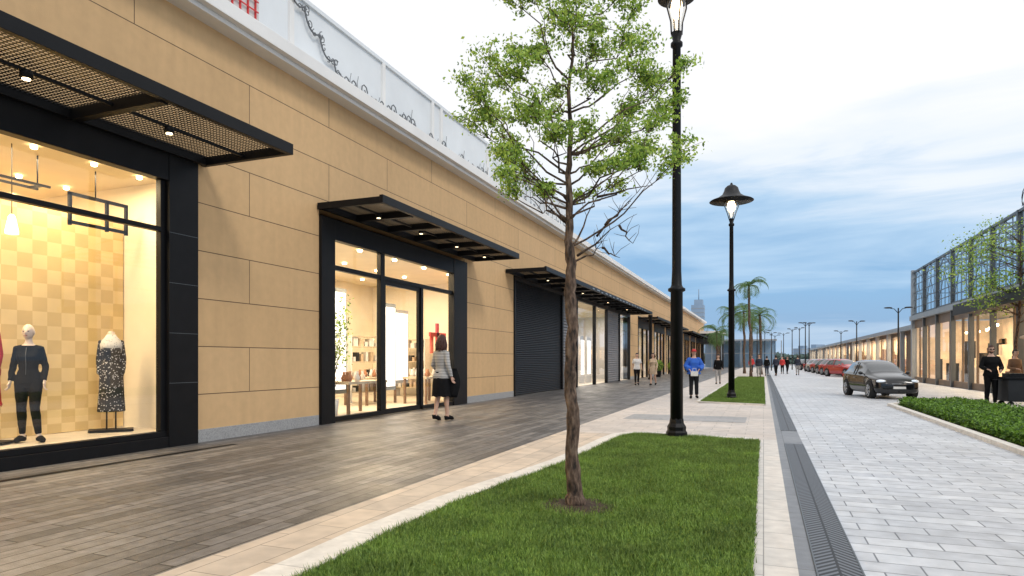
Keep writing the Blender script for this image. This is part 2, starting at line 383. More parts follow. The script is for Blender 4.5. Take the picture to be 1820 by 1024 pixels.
def blades(name,pts_fn,n,hmin,hmax,w,label):
    P=pts_fn(n); n=len(P)
    ang=np.random.uniform(0,2*np.pi,n); h=np.random.uniform(hmin,hmax,n)*(1+.25*np.sin(P[:,0]*7+np.sin(P[:,1]*5))*np.cos(P[:,1]*6)); lean=np.random.normal(0,.4,(n,2))*h[:,None]
    dx=np.cos(ang)*w/2; dy=np.sin(ang)*w/2
    V=np.zeros((n,3,3),np.float32)
    V[:,0,0]=P[:,0]-dx;V[:,0,1]=P[:,1]-dy;V[:,1,0]=P[:,0]+dx;V[:,1,1]=P[:,1]+dy
    V[:,0,2]=V[:,1,2]=.022; V[:,2,0]=P[:,0]+lean[:,0];V[:,2,1]=P[:,1]+lean[:,1];V[:,2,2]=.022+h
    me=bpy.data.meshes.new(name); me.vertices.add(3*n); me.vertices.foreach_set("co",V.ravel())
    me.loops.add(3*n); me.loops.foreach_set("vertex_index",np.arange(3*n,dtype=np.int32))
    me.polygons.add(n); me.polygons.foreach_set("loop_start",np.arange(0,3*n,3,dtype=np.int32))
    me.update(calc_edges=True); me.validate(); me.materials.append(M_grass)
    o=bpy.data.objects.new(name,me); col.objects.link(o); o["kind"]="stuff"; o["label"]=label; o["category"]="grass"
def near(n):
    y=2+9.2*np.random.uniform(0,1,n)**1.35; x=np.random.uniform(-2.6,-.06,n)+np.random.normal(0,.012,n)
    L=np.array([xl(q) for q in y]); R_=np.where(y>10.95,-.3,-.06)+np.abs(np.random.normal(0,.012,n)); top=11.3-.14*np.clip((x+1.9),0,2)
    k=(x>L-.01)&(x<R_)&(y<top)&(((x+1.53)**2+(y-5.46)**2)>np.random.uniform(.14,.38,n)**2)
    return np.stack([x,y],1)[k]
blades("lawn_grass",near,210000,.02,.055,.008,"short green mown grass inside pale kerb")
b=MB(); b.add([(-1.8,20.6,.025),(.04,19.9,.025),(.04,52,.025),(-1.8,52,.025)],[(0,1,2,3)]); b.obj("far_lawn_ground",M_grassg,kind="structure")
ribbon([(-1.82,52),(-1.82,20.6),(.05,19.88)],.0-.1,0,.04).obj("far_kerb",M_curb,kind="structure")
def far(n):
    x=np.random.uniform(-1.8,.04,n); y=19.9+32*np.random.uniform(0,1,n)**1.6
    k=y>20.6-.38*(x+1.8); return np.stack([x,y],1)[k]
blades("far_lawn_grass",far,60000,.03,.07,.02,"strip of mown grass along the promenade")
b=MB(); n=40; v=[(-1.53,5.46,.055)]
for k in range(n):
    t=2*math.pi*k/n; r=.34+.10*noise.noise(Vector((math.cos(t)*2,math.sin(t)*2,3))); v.append((-1.53+r*math.cos(t),5.46+r*math.sin(t)*1.0,.028))
b.add(v,[(0,1+k,1+(k+1)%n) for k in range(n)],0,True); b.obj("soil_patch",M_soil,kind="structure")

# ------------------------------------------------------------------ main shop building
F=-8.3
B=thing("shop_building","long tan stone shop building with black steel canopies","building",(F,40,0))
w=MB()
DEP=-8.75
def wl(y0,y1,z0,z1): w.box(DEP,F,y0,y1,z0,z1)
wl(-6,-1.6,.2,4.4); wl(7.65,10.68,.2,4.4); wl(17.5,21.5,.2,4.4); wl(43,46,.2,4.4)
wl(-6,100,4.4,6.68)
for y in range(52,100,7): wl(y,y+1.2,.2,4.4)
w.obj("wall",M_tan,B,B)
b=MB()
for y0,y1 in [(-6,-1.6),(7.66,10.67),(17.51,21.49),(43,46)]+[(y,y+1.2) for y in range(52,100,7)]: b.box(DEP,F+.012,y0,y1,-.02,.2)
b.split("plinth",M_gran,B,B,bevel=.004)
b=MB(); b.box(-9,F+.30,-6,100.2,6.66,6.74); b.box(-9,F+.42,-6,100.3,6.74,6.98); b.box(-9,F+.34,-6,100.2,6.98,7.03)
b.obj("cornice",M_white,B,B,bevel=.01)
pp=MB(); pp.box(-8.6,F+.02,-6,29,7.03,8.2); pp.box(-8.65,F+.07,-6,29.05,8.2,8.28)
par=pp.obj("parapet",M_white2,B,B)
b=MB()
for y in [1.5,4.2,6.6,9.75,12.9,15.3,15.8,19,22,25]: b.box(F+.021,F+.07,y,y+.12,7.03,8.2)
b.split("pilaster",M_white,par,B)
b=MB(); X=F+.10
pts=[];rr=[]
for i in range(60):
    t=i/59; y=9.55+1.75*t; z=8.35-1.2*t+.10*math.sin(t*24); pts.append((X,y+.06*math.cos(t*24),z)); 
b.tube(pts,.018,5)
for i in range(0,60,3):
    p=pts[i]; b.tube([(X,p[1]+.08*(1-a/10)*math.cos(a*.75+i)+.07,p[2]+.08*(1-a/10)*math.sin(a*.75+i)) for a in range(9)],.010,5)
random.seed(11)
y=11.2
while y<28.5:
    h=R(.14,.34)*(1 if y<14.8 else .9)
    b.tube([(X,y+h*.4*(1-a/12)*math.cos(a*.8),7.05+h*.5+h*.5*(1-a/12)*math.sin(a*.8)) for a in range(10)],.014,5)
    if R(0,1)<.6: b.ball((X,y+.1,7.08+h*.3),(.03,.06,.08),8,6)
    if R(0,1)<.4: b.tube([(X,y+.15+.02*math.sin(a),7.03+a*h*.2) for a in range(9)],.008,4)
    y+=R(.16,.36)*(1 if y<16 else 1.6)
for y in [20,21.2,22.8,24.4,25.5,26.6,27.6]:
    b.tube([(X,y+.5*math.cos(a*.3)*.6,7.03+.75*math.sin(a*.3)*R(.9,1.1)) for a in range(11)],.012,5)
b.obj("scroll_ornament",mat("pewter_ornament",(.16,.17,.18),.6,.3),par,B)
b=MB(); y0,y1,z0,z1=7.0,8.95,7.06,8.5
b.box(F+.03,F+.07,y0,y1,z0,z1,1)
for i in range(11):
    y=y0+.1+i*(y1-y0-.2)/10; b.box(F+.072,F+.10,y-.012,y+.012,z0+.05,z1-.05)
for i in range(8):
    z=z0+.1+i*(z1-z0-.2)/7; b.box(F+.10,F+.115,y0+.05,y1-.05,z-.010,z+.010)
for i in range(22):
    cy=R(y0+.15,y1-.15);cz=R(z0+.15,z1-.15); b.tube([(F+.12,cy+.08*math.cos(a*.8),cz+.08*math.sin(a*.8)) for a in range(7)],.012,5)
b.obj("red_lattice_panel",[M_redp,M_cwhite],par,B)
b=MB(); b.box(-25,-8.75,-6,100,6.4,6.6); b.box(-25.2,-25,-6,100,0,6.6); b.box(-25,F,100,100.2,0,6.66); b.box(-25,F,-6.2,-6,0,6.66)
b.obj("rear_wall",M_tan,B,B)
b=MB(); b.box(F,-5.2,94,101,5.0,5.35); b.box(F,-5.4,94.2,100.8,3.6,5.0,1); b.tube([(-5.6,94.4,0),(-5.6,94.4,3.6)],.12,8,1); b.tube([(-5.6,100.6,0),(-5.6,100.6,3.6)],.12,8,1)
b.obj("end_porch",[M_white,M_darkgrey],B,B)

def room(name,x0,y0,y1,z0,z1,mw,mf,mc):
    b=MB(); t=.05; x1=-8.42
    b.box(x0-t,x0,y0,y1,z0,z1,0); b.box(x0,x1,y0-t,y0,z0,z1,0); b.box(x0,x1,y1,y1+t,z0,z1,0)
    b.box(x0,x1,y0,y1,z0-t,z0,1); b.box(x0,x1,y0,y1,z1,z1+t,2)
    return b.obj(name,[mw,mf,mc],B,B)
b=MB(); g=F
def fr(y0,y1,z0,z1,x0=-8.42,x1=F+.05): b.box(x0,x1,y0,y1,z0,z1)
fr(7.12,7.65,0,4.42,-8.42,F+.07); fr(7.03,7.12,.24,3.97,-8.40,F+.0); fr(-1.6,7.12,0,.16,-8.4,F+.06); fr(-1.6,7.12,.16,.24,-8.4,F+.02)
fr(-1.6,7.12,3.97,4.42,-8.4,F+.06); fr(-1.6,-1.3,.24,3.97); fr(-1.3,7.03,3.2,3.27,-8.38,F+.01)
sf=b.obj("shopfront",M_black,B,B,bevel=.006); sf["label"]="wide lit display window in black steel frame"
b=MB()
for z in (.95,1.7,2.45,3.2): b.box(F+.07,F+.072,7.12,7.65,z,z+.008)
b.split("panel_joint",M_dsteel,sf,B)
gl=MB(); gl.pane(-8.34,-1.3,7.03,.24,3.2); gl.pane(-8.34,-1.3,7.03,3.27,3.97); gl.split("glass",M_glass,sf,B)
room("display_room",-12.5,-1.6,7.38,.24,4.05,M_cream,M_floor,M_ceil)
b=MB(); b.box(-9.58,-9.5,-1.55,7.36,.25,3.45); b.obj("display_backdrop",M_check,B,B)
b=MB()
for y in [0,1.4,2.8,4.2,5.5,6.3,7.0]:
    for x in (-8.7,-10.3,-11.6): b.lathe([(.0,0),(.04,-.01),(.04,-.04),(.02,-.05),(0,-.05)],(x,y,4.048),10)
b.split("ceiling_spotlight",M_lamp,B,B)
b=MB()
for x in (-9.0,-9.25): b.box(x-.015,x+.015,1.5,5.9,3.62,3.65)
for y in (2.5,4.5,5.8): b.box(-9.25,-9.0,y-.015,y+.015,3.62,3.65); b.tube([(-9.1,y,3.65),(-9.1,y,4.05)],.01,5)
for z0 in (3.22,3.62): b.box(-9.1,-9.06,6.2,7.1,z0,z0+.045)
for y in (6.2,7.06,6.75): b.box(-9.1,-9.06,y,y+.04,3.2,3.66)
b.tube([(-9.085,6.6,3.66),(-9.085,6.6,4.05)],.01,5)
b.obj("track_rail",M_black,B,B)
area("display_light",(-8.9,2.9,4.0),.5,8,430,(1,.78,.46))
area("rear_display_light",(-11,2.9,4.0),1.2,7,300,(1,.76,.42))
b=MB()
fr(10.68,11.12,0,4.2,-8.42,F+.07); fr(16.62,17.5,0,4.2,-8.42,F+.07); fr(11.12,16.62,3.78,4.2,-8.4,F+.06)
fr(11.12,16.62,3.17,3.27,-8.38,F+.02); fr(12.88,13.06,.1,3.78,-8.38,F+.03); fr(14.78,14.9,.1,3.17,-8.38,F+.03)
fr(11.12,13.0,.02,.12,-8.38,F+.04); fr(14.85,16.62,.02,.12,-8.38,F+.04)
sf=b.obj("shopfront",M_black,B,B,bevel=.006); sf["label"]="black framed shop entrance with tall glazing"
gl=MB(); gl.pane(-8.34,11.12,12.88,.12,3.17); gl.pane(-8.34,14.9,16.62,.12,3.17)
gl.pane(-8.34,11.12,12.88,3.27,3.78); gl.pane(-8.34,13.06,16.62,3.27,3.78); gl.split("glass",M_glass,sf,B)
b=MB(); y0,y1=13.06,14.78
b.box(-8.37,F,y0,y0+.08,.02,3.17); b.box(-8.37,F,y1-.08,y1,.02,3.17); b.box(-8.37,F,y0+.08,y1-.08,.02,.14); b.box(-8.37,F,y0+.08,y1-.08,3.07,3.17)
b.tube([(F+.05,y1-.14,.9),(F+.05,y1-.14,1.5)],.015,8); b.pane(-8.34,y0+.08,y1-.08,.14,3.07,1)
b.obj("door",[M_black,M_glass],sf,B)
room("shop_room",-13.5,10.75,20.5,.03,4.0,M_cream,M_floor,M_ceil)
b=MB()
for y in (11.8,13.4,15,16.6,18.2):
    for x in (-9.2,-10.8,-12.4): b.lathe([(.0,0),(.06,-.01),(.06,-.05),(0,-.06)],(x,y,3.998),10)
b.split("ceiling_spotlight",M_lamp,B,B)
area("shop_light",(-10.6,15.2,3.92),3.4,8,580,(1,.84,.60))
area("entrance_glow_light",(-8.8,14,3.9),.5,5,220,(1,.74,.42))
b=MB(); b.box(-8.42,F+.05,21.5,21.62,0,4.42); b.box(-8.4,F+.04,21.62,43,4.15,4.42)
for y in (27.4,29.8,33.4,36.2,39.6,42.85): b.box(-8.42,F+.04,y,y+.15,0,4.15)
sf=b.obj("shopfront",M_black,B,B); sf["label"]="row of shuttered and glazed bays under canopy"
def slats(y0,y1,step,m,name):
    b=MB(); z=.03
    b.box(-8.42,-8.38,y0,y1,0,4.15)
    while z<4.1: 
        b.add([(-8.375,y0,z),(-8.375,y1,z),(-8.33,y1,z+step*.25),(-8.33,y0,z+step*.25),(-8.34,y0,z+step*.8),(-8.34,y1,z+step*.8),(-8.375,y1,z+step*.95),(-8.375,y0,z+step*.95)],[(0,1,2,3),(3,2,5,4),(4,5,6,7)]); z+=step
    return b.obj(name,m,sf,B)
slats(21.62,27.4,.07,M_shut,"roller_shutter"); slats(27.55,29.8,.13,M_shut2,"louvre_panel"); slats(36.35,39.6,.13,M_shut2,"louvre_panel")
gl=MB()
for y0,y1 in ((29.95,33.4),(33.55,36.2),(39.75,42.85)): gl.pane(-8.35,y0,y1,.1,4.15)
gl.split("glass",M_glass,sf,B)
room("shop_room",-12,29.9,43,.03,4.2,M_cwhite,M_floor,M_ceil)
area("shop_light",(-9.6,36,4.1),1.5,12,480,(1,.9,.76))
b=MB()
for y in (30.6,32.2,34.2,35.6,40.4,41.9): b.box(-9.4,-9.3,y,y+.9,.03,2.6,0)
b.split("window_display_panel",[M_cwhite,M_panel],B,B)
b=MB()
for y in (30.6,32.2,34.2,35.6,40.4,41.9): b.box(-9.295,-9.28,y+.1,y+.8,.5,2.4,0)
b.split("lit_poster",M_panel,B,B)
b=MB(); gl=MB()
bays=[(46,52)]+[(y+1.2,min(y+7,100)) for y in range(52,100,7)]
for a,c in bays:
    b.box(-8.4,F+.04,a,c,3.6,4.42); 
    for k in range(4): yy=a+(c-a-.15)*k/3; b.box(-8.4,F+.03,yy,yy+.15,0,3.6)
    gl.pane(-8.35,a,c,.1,3.6)
sf=b.obj("shopfront",M_black,B,B); sf["label"]="distant black framed shop windows"; gl.split("glass",M_glass,sf,B)
room("shop_room",-11,46,100,.03,3.9,M_cream,M_floor,M_ceil)
area("shop_light",(-9.4,72,3.8),1.2,50,800,(1,.80,.56))

def canopy(y0,y1,x1,z0,ribs,lights,perf,lm):
    b=MB(); z1=z0+.13
    b.box(x1-.08,x1,y0,y1,z0,z1+.03); b.box(F+.06,F+.14,y0+.05,y1-.05,z0,z1); b.box(F+.02,x1-.08,y0,y0+.08,z0,z1); b.box(F+.02,x1-.08,y1-.08,y1,z0,z1)
    n=ribs
    for i in range(1,n):
        y=y0+(y1-y0)*i/n; b.box(F+.14,x1-.08,y-.06,y+.06,z0-.02,z1-.005)
    xm=(F+x1)/2; b.box(xm-.02,xm+.02,y0+.08,y1-.08,z0+.04,z0+.08)
    c=b.obj("canopy",M_black,B,B,bevel=.004)
    m=MB(); m.add([(F+.14,y0+.08,z1-.02),(x1-.08,y0+.08,z1-.02),(x1-.08,y1-.08,z1-.02),(F+.14,y1-.08,z1-.02)],[(0,1,2,3)]); m.obj("perforated_panel",perf,c,B)
    for (x,y) in lights:
        l=MB(); l.lathe([(.06,.07),(.065,0),(.05,-.01)],(x,y,z0-.02),12,1); l.lathe([(.0,-.012),(.04,-.012),(.04,-.02),(0,-.03)],(x,y,z0-.02),12,0)
        l.obj("canopy_lamp",[lm,M_black],c,B)
    return c
canopy(-3,7.82,-6.54,4.36,5,[(-7.4,4.6),(-7.4,6.4),(-7.4,.9)],M_perf,M_lamp)
canopy(10.6,18.0,-6.76,4.3,6,[(-7.5,11.6),(-7.5,13.4),(-7.5,15.3),(-7.5,17.1)],M_perf2,M_lampd)
canopy(20.7,43,-6.8,4.3,14,[(-7.5,23),(-7.5,28),(-7.5,33),(-7.5,38)],M_perf2,M_lampd)
canopy(46,66,-6.9,4.2,6,[],M_perf2,M_lampd); canopy(70,92,-6.9,4.2,6,[],M_perf2,M_lampd)
b=MB(); b.lathe([(.16,0),(.16,.1),(.11,.15),(.11,4.1),(.15,4.15),(.15,4.3)],(-7.0,43.4,0),14); b.obj("canopy_post",M_black,B,B)
b=MB()
for y in np.arange(27,40,.8):
    b.box(-6.796,-6.785,y,y+.35+.1*math.sin(y*3),4.33+.02*math.sin(y*5),4.36+.02*math.sin(y*5)+.02)
b.split("fascia_lettering",M_sgrey,B,B)  # plain marks standing in for illegible lettering on the canopy fascia

# ------------------------------------------------------------------ shop contents
def shelf(loc,rot,label):
    e=thing("display_shelf",label,"shelf",loc,rot,group="shelves inside the shop")
    b=MB()
    for x in (-.6,.6): b.box(x-.02,x+.02,-.18,.18,0,2)
    b.split("side_panel",M_cwhite,e)
    b=MB()
    for z in (.3,.75,1.2,1.65,1.96): b.box(-.58,.58,-.17,.17,z,z+.03)
    b.split("shelf_board",M_pwood,e)
    b=MB()
    for z in (.33,.78,1.23,1.68):
        x=-.5
        while x<.5: 
            ww=R(.06,.16); b.box(x,x+ww,-.12,.12,z,z+R(.1,.3),random.choice([0,0,1,2])); x+=ww+R(.03,.1)
    b.obj("goods",[M_cwhite,M_cbeige,M_darkgrey],e)
    return e
shelf((-11.2,13.6,.03),1.57,"pale shelf with folded goods inside the lit shop")
shelf((-11.2,16.6,.03),1.2,"pale shelf with goods against cream wall")
shelf((-9.2,18.8,.03),1.57,"pale shelf with goods near the entrance")
shelf((-12.8,14.8,.03),1.57,"tall shelf with goods at the rear wall")
shelf((-11.5,19.9,.03),0,"pale shelf with goods along the side wall")
def lightbox(loc,h,wd):
    e=thing("light_box","white glowing display panel inside the shop","display",loc,0,group="glowing panels in the shop")
    b=MB(); b.box(-.05,.05,-wd/2-.04,wd/2+.04,0,h); b.obj("case",M_sgrey,e)
    b=MB(); b.box(.052,.056,-wd/2,wd/2,.1,h-.1); b.obj("screen",M_panel,e)
lightbox((-9.4,12.6,.5),2.5,.85); lightbox((-9.3,14.75,.5),2.3,.7); lightbox((-10.5,14.2,.6),1.8,.8); lightbox((-10.2,16.9,.6),2.2,.8); lightbox((-12.9,12.6,.8),2.2,1.2)
def table(loc):
    e=thing("display_table","low pale table with small goods inside shop","table",loc,0,group="tables inside the shop")
    b=MB(); b.box(-.4,.4,-.8,.8,.72,.78); b.obj("table_top",M_pwood,e)
    b=MB()
    for x in (-.35,.35):
        for y in (-.74,.74): b.box(x-.03,x+.03,y-.03,y+.03,0,.72)
    b.split("leg",M_wood,e)
    b=MB()
    for i in range(9): x=R(-.3,.3);y=R(-.7,.7);b.lathe([(.05,0),(.07,.08),(.03,.16),(.03,.22)],(x,y,.78),8,random.choice([0,1]))
    b.obj("goods",[M_cwhite,M_terr],e)
table((-9.0,12.9,.03)); table((-10.6,16.0,.03)); table((-9.4,17.2,.03))
b=MB(); b.box(-9.2,-9.15,16.9,17.9,2.0,2.12); b.box(-9.2,-9.15,17.3,17.45,1.6,2.4); b.box(-9.2,-9.15,16.95,17.1,1.5,2.0)
b.obj("red_hanging_sign",M_redp,label="red hanging emblem inside the lit shop",cat="sign",origin=(-9.2,17.4,1.5))
e=thing("pendant_lamp","small warm glowing pendant lamp hanging in display window","lamp",(-8.9,5.36,4.0))
b=MB(); b.tube([(0,0,.05),(0,0,-.88)],.006,6); b.obj("cord",M_black,e)
b=MB(); b.lathe([(.02,-.85),(.04,-.88),(.075,-1.06),(.075,-1.10),(.02,-1.11)],(0,0,0),16); b.obj("lamp_shade",M_lampw,e)

# ------------------------------------------------------------------ people
def remesh(mb,vox,it=3):
    me=bpy.data.meshes.new("t"); me.from_pydata(mb.v,[],mb.f); o=bpy.data.objects.new("t",me); col.objects.link(o)
    m=o.modifiers.new("r",'REMESH'); m.mode='VOXEL'; m.voxel_size=vox
    s=o.modifiers.new("s",'SMOOTH'); s.iterations=it; s.factor=.5
    dg=bpy.context.evaluated_depsgraph_get(); ev=o.evaluated_get(dg); m2=ev.to_mesh()
    vs=[v.co.copy() for v in m2.vertices]; fs=[tuple(p.vertices) for p in m2.polygons]
    ev.to_mesh_clear(); bpy.data.objects.remove(o); bpy.data.meshes.remove(me); return vs,fs
JD=dict(shL=(-.16,.01,1.385),elL=(-.215,.03,1.12),wrL=(-.225,-.04,.88),shR=(.16,.01,1.385),elR=(.215,.03,1.12),wrR=(.225,-.04,.88),
 hipL=(-.085,0,.88),knL=(-.095,-.02,.49),anL=(-.10,.02,.09),toL=(-.12,-.13,.035),hipR=(.085,0,.88),knR=(.095,-.02,.49),anR=(.10,.02,.09),toR=(.12,-.13,.035))
TM=[(.80,.13,.095,.01),(.86,.158,.11,.015),(.93,.165,.112,.015),(1.0,.148,.10,.005),(1.09,.126,.088,0),(1.18,.138,.098,-.003),(1.27,.158,.11,-.008),(1.34,.164,.102,-.002),(1.39,.150,.085,.006),(1.43,.112,.068,.01),(1.46,.072,.058,.01),(1.50,.052,.054,.005),(1.57,.050,.054,0)]
TF=[(.80,.13,.095,.01),(.86,.155,.110,.018),(.93,.160,.112,.018),(1.0,.136,.096,.008),(1.08,.106,.080,0),(1.17,.116,.092,-.006),(1.26,.134,.116,-.018),(1.33,.138,.096,-.004),(1.38,.128,.076,.006),(1.43,.093,.062,.01),(1.46,.060,.05,.01),(1.50,.045,.047,.005),(1.57,.045,.048,0)]
def torso(b,T,z0,z1,ex,hemex=0,n=20):
    rows=[r for r in T if z0<=r[0]<=z1]; vs=[];fs=[]
    for i,(z,w,d,yc) in enumerate(rows):
        e=ex+(hemex*max(0,1-i/3))
        for k in range(n):
            a=2*pi*k/n; c=math.cos(a); s_=math.sin(a); q=(abs(c)**2.3+abs(s_)**2.3)**(-1/2.3)
            vs.append(((w+e)*c*q,yc+(d+e)*s_*q,z))
    for i in range(len(rows)-1):
        for k in range(n): k2=(k+1)%n; fs.append((i*n+k,i*n+k2,(i+1)*n+k2,(i+1)*n+k))
    fs.append(tuple(range(n-1,-1,-1))); fs.append(tuple((len(rows)-1)*n+k for k in range(n))); b.add(vs,fs)
def lerp(a,b,u): return Vector(a).lerp(Vector(b),u)
def arm(b,P,s,ex,end=1.0,loose=0):
    sh,el,wr=P["sh"+s],P["el"+s],P["wr"+s]; inn=Vector((0.06 if s=="L" else -.06,0,.01))
    pts=[Vector(sh)+inn,Vector(sh),lerp(sh,el,.4),Vector(el),lerp(el,wr,.35),lerp(el,wr,.97)]; r=[.042,.050,.043,.037,.034,.024]
    r=[a+ex+loose*(i/5) for i,a in enumerate(r)]
    if end<1: pts=pts[:3]+[lerp(sh,el,.75)]; r=r[:3]+[.045+ex]
    b.tube(pts,r,14)
def leg(b,P,s,ex,endr=None,cut=1.0,loose=0):
    hp,kn,an=P["hip"+s],P["kn"+s],P["an"+s]
    pts=[Vector(hp)+Vector((0,0,.04)),Vector(hp),lerp(hp,kn,.45),Vector(kn),lerp(kn,an,.3)+Vector((0,.012,0)),lerp(kn,an,.7),lerp(kn,an,cut)]; r=[.085,.088,.073,.053,.053,.040,.034]
    b.tube(pts,[a+ex+loose*max(0,(i-2)/4) for i,a in enumerate(r)],16)
def hand(b,wr,el,side,mi):
    d=(Vector(wr)-Vector(el)).normalized(); lat=Vector((0,-1,0)); lat=(lat-d*lat.dot(d)).normalized(); inn=d.cross(lat)*side; w=Vector(wr)
    vs=[];fs=[]; n=10
    for u,a,c in ((-.015,.024,.02),(.02,.032,.017),(.06,.038,.016),(.085,.036,.013)):
        for k in range(n): t=2*pi*k/n; vs.append(w+d*u+lat*a*math.cos(t)+inn*c*math.sin(t))
    for i in range(3):
        for k in range(n): k2=(k+1)%n; fs.append((i*n+k,i*n+k2,(i+1)*n+k2,(i+1)*n+k))
    fs.append(tuple(range(n))); fs.append(tuple(3*n+k for k in range(n))); b.add(vs,fs,mi,True)
    for o,l in ((.027,.062),(.009,.072),(-.009,.066),(-.026,.05)):
        s0=w+d*.075+lat*o; b.tube([s0,s0+d*l*.5+inn*.005,s0+d*l*.8+inn*.02,s0+d*l*.95+inn*.036],[.009,.0085,.0075,.006],6,mi)
    s0=w+d*.025+lat*.026; b.tube([s0,s0+lat*.022+d*.022,s0+lat*.028+d*.055+inn*.012],[.012,.010,.007],6,mi)
def person(label,loc,rot,H,top,bottom,shoe,hair=None,skin=None,J=None,sleeve=1,skirt=None,hairlen=0,cat="person",cap=None,glasses=False,headyaw=0,group=None,loose=0,beard=False,fem=False,vox=.013,hemex=.012,zip_=None,slim=0):
    skin=skin or M_skin; P=dict(JD); P.update(J or {}); T=TF if fem else TM
    if fem:
        for s in "LR":
            q=P["sh"+s]; P["sh"+s]=(q[0]*.86,q[1],q[2])
    e=thing(cat,label,cat,loc,rot,H/1.76,group)
    g=MB(); torso(g,T,.8,1.6,0)
    for s in "LR":
        arm(g,P,s,0); leg(g,P,s,0)
        a=Vector(P["an"+s]); q=Vector(P["to"+s]); g.tube([a+Vector((0,.02,.02)),a+Vector((0,.01,-.03)),lerp(a,q,.6),q],[.036,.04,.036,.025],10)
    b=MB(); vs,fs=remesh(g,vox); b.add(vs,fs,0,True)
    rz=Matrix.Rotation(headyaw,3,'Z'); hc=Vector((0,-.017,1.63))
    def hf(p):
        q=Vector(p)
        if q.z<0: q.x*=1-.30*(-q.z)**1.4; q.y*=1-.10*(-q.z)
        if q.y<0: q.y*=.93
        return rz@Vector((q.x*.076,q.y*.098,q.z*.118))
    b.ball(hc,1,20,16,0,fn=hf)
    def hp(x,y,z): return hc+rz@Vector((x,y,z))
    b.tube([hp(0,-.086,.02),hp(0,-.096,-.005),hp(0,-.106,-.024),hp(0,-.088,-.034)],[.006,.009,.013,.008],8,0)
    for s in (-1,1):
        b.ball(hp(s*.03,-.083,.008),(.012,.008,.006),8,6,1); b.tube([hp(s*.045,-.080,.026),hp(s*.018,-.090,.029)],.0035,5,3)
        b.ball(hp(s*.076,.005,-.005),(.011,.019,.031),8,6,0)
    b.tube([hp(-.02,-.082,-.056),hp(0,-.091,-.055),hp(.02,-.082,-.056)],.005,6,2)
    hand(b,P["wrL"],P["elL"],1,0); hand(b,P["wrR"],P["elR"],-1,0)
    b.obj("body",[skin,M_eye,M_lip,hair or skin],e)
    g=MB(); torso(g,T,.85,1.445,.018-slim,hemex)
    for s in "LR": arm(g,P,s,.013-slim*.6+loose*.4,1 if sleeve>=1 else .5,loose)
    vs,fs=remesh(g,vox)
    for v in vs:
        f=noise.noise(Vector((v.x*6,v.y*6,v.z*14)))*.008; v+=Vector((v.x,v.y,0)).normalized()*f
    t=MB(); t.add(vs,fs,0,True)
    t.obj("top",top,e)
    if zip_:
        t=MB(); t.tube([(0,-.143,1.0),(0,-.13,1.15),(0,-.15,1.27),(0,-.11,1.40)],.004,5); t.obj("zip",zip_,e)
    if skirt:
        t=MB(); z1=skirt; z0=1.0; n=32; rings=10; vs=[];fs=[]
        for i in range(rings+1):
            u=i/rings; z=z0+(z1-z0)*u; r=.15+.035*math.sin(min(u*2.2,1)*pi/2)+.03*u
            for k in range(n):
                a=2*pi*k/n; q=r*(1+.05*u*math.sin(a*7+1)); vs.append((q*math.cos(a)*.98,q*math.sin(a)*.78+.012,z+.01*u*math.sin(a*7)))
        for i in range(rings):
            for k in range(n): k2=(k+1)%n; fs.append((i*n+k,i*n+k2,(i+1)*n+k2,(i+1)*n+k))
        fs.append(tuple(range(n))); t.add(vs,fs,0,True); t.obj("skirt",bottom,e)
    else:
        g=MB(); torso(g,T,.8,1.0,.010)
        for s in "LR": leg(g,P,s,.011-slim*.4,cut=.93,loose=loose*.5)
        vs,fs=remesh(g,vox)
        for v in vs: v+=Vector((noise.noise(v*13)*.005,noise.noise(v*11+Vector((5,5,5)))*.005,0))
        t=MB(); t.add(vs,fs,0,True); t.obj("trousers",bottom,e)
    for s in "LR":
        a=Vector(P["an"+s]); q=Vector(P["to"+s]); d=(q-a).normalized()
        t=MB(); t.tube([a+Vector((0,.035,.0)),a+Vector((0,.03,-.045)),a+d*.07+Vector((0,0,-.01)),q,q+d*.045],[.04,.046,.046,.042,.02],12)
        mz=min(a.z,q.z)-.035
        for i,v in enumerate(t.v): t.v[i]=(v[0],v[1],max(v[2],mz))
        t.obj("shoe",shoe,e)
    if hair:
        t=MB()
        def hn(p):
            q=Vector(p)*(1+.05*noise.noise(Vector(p)*5)+(.05 if hairlen else 0)); return rz@Vector((q.x*.087,q.y*.108+.008,q.z*.126+.008))
        def kp(c):
            c=rz.inverted()@c; return not (c.y<-.035 and c.z<.06) and not (c.z<-.02 and c.y<.0 and not hairlen) and (c.z>-.06 or c.y>.02)
        t.ball(hc,1,20,14,0,fn=hn,keep=kp)
        if hairlen:
            for k in range(40):
                a=pi*(k/39)*1.2-.3; x=math.cos(a)*.075;y=math.sin(a)*.08+.012; w=R(.35,.75)
                pts=[hp(x*.7,y*.7,.07)]
                for j in range(1,7):
                    u=j/6; pts.append(hp(x*(1+w*u)+.012*math.sin(u*9+k),y*(1+w*.8*u)+.012*math.cos(u*9+k*2),.05-(.05+hairlen*R(.85,1.1))*u))
                t.tube(pts,[.015,.022,.024,.022,.02,.015,.005],6)
        t.obj("hair",hair,e)
    if cap:
        t=MB(); t.ball(hc+Vector((0,0,.03)),(.09,.11,.1),16,10,0,keep=lambda c:c.z>0); t.lathe([(.0,0),(.09,0),(.09,.008),(0,.012)],tuple(hc+Vector((0,-.07,.035))),16); t.obj("cap",cap,e)
    if glasses:
        t=MB()
        for s in (-1,1): t.ball(hp(s*.034,-.094,.008),(.026,.008,.018),10,6); t.tube([hp(s*.05,-.094,.012),hp(s*.076,.0,.01)],.003,4)
        t.tube([hp(-.012,-.098,.012),hp(.012,-.098,.012)],.003,4); t.obj("sunglasses",M_black,e)
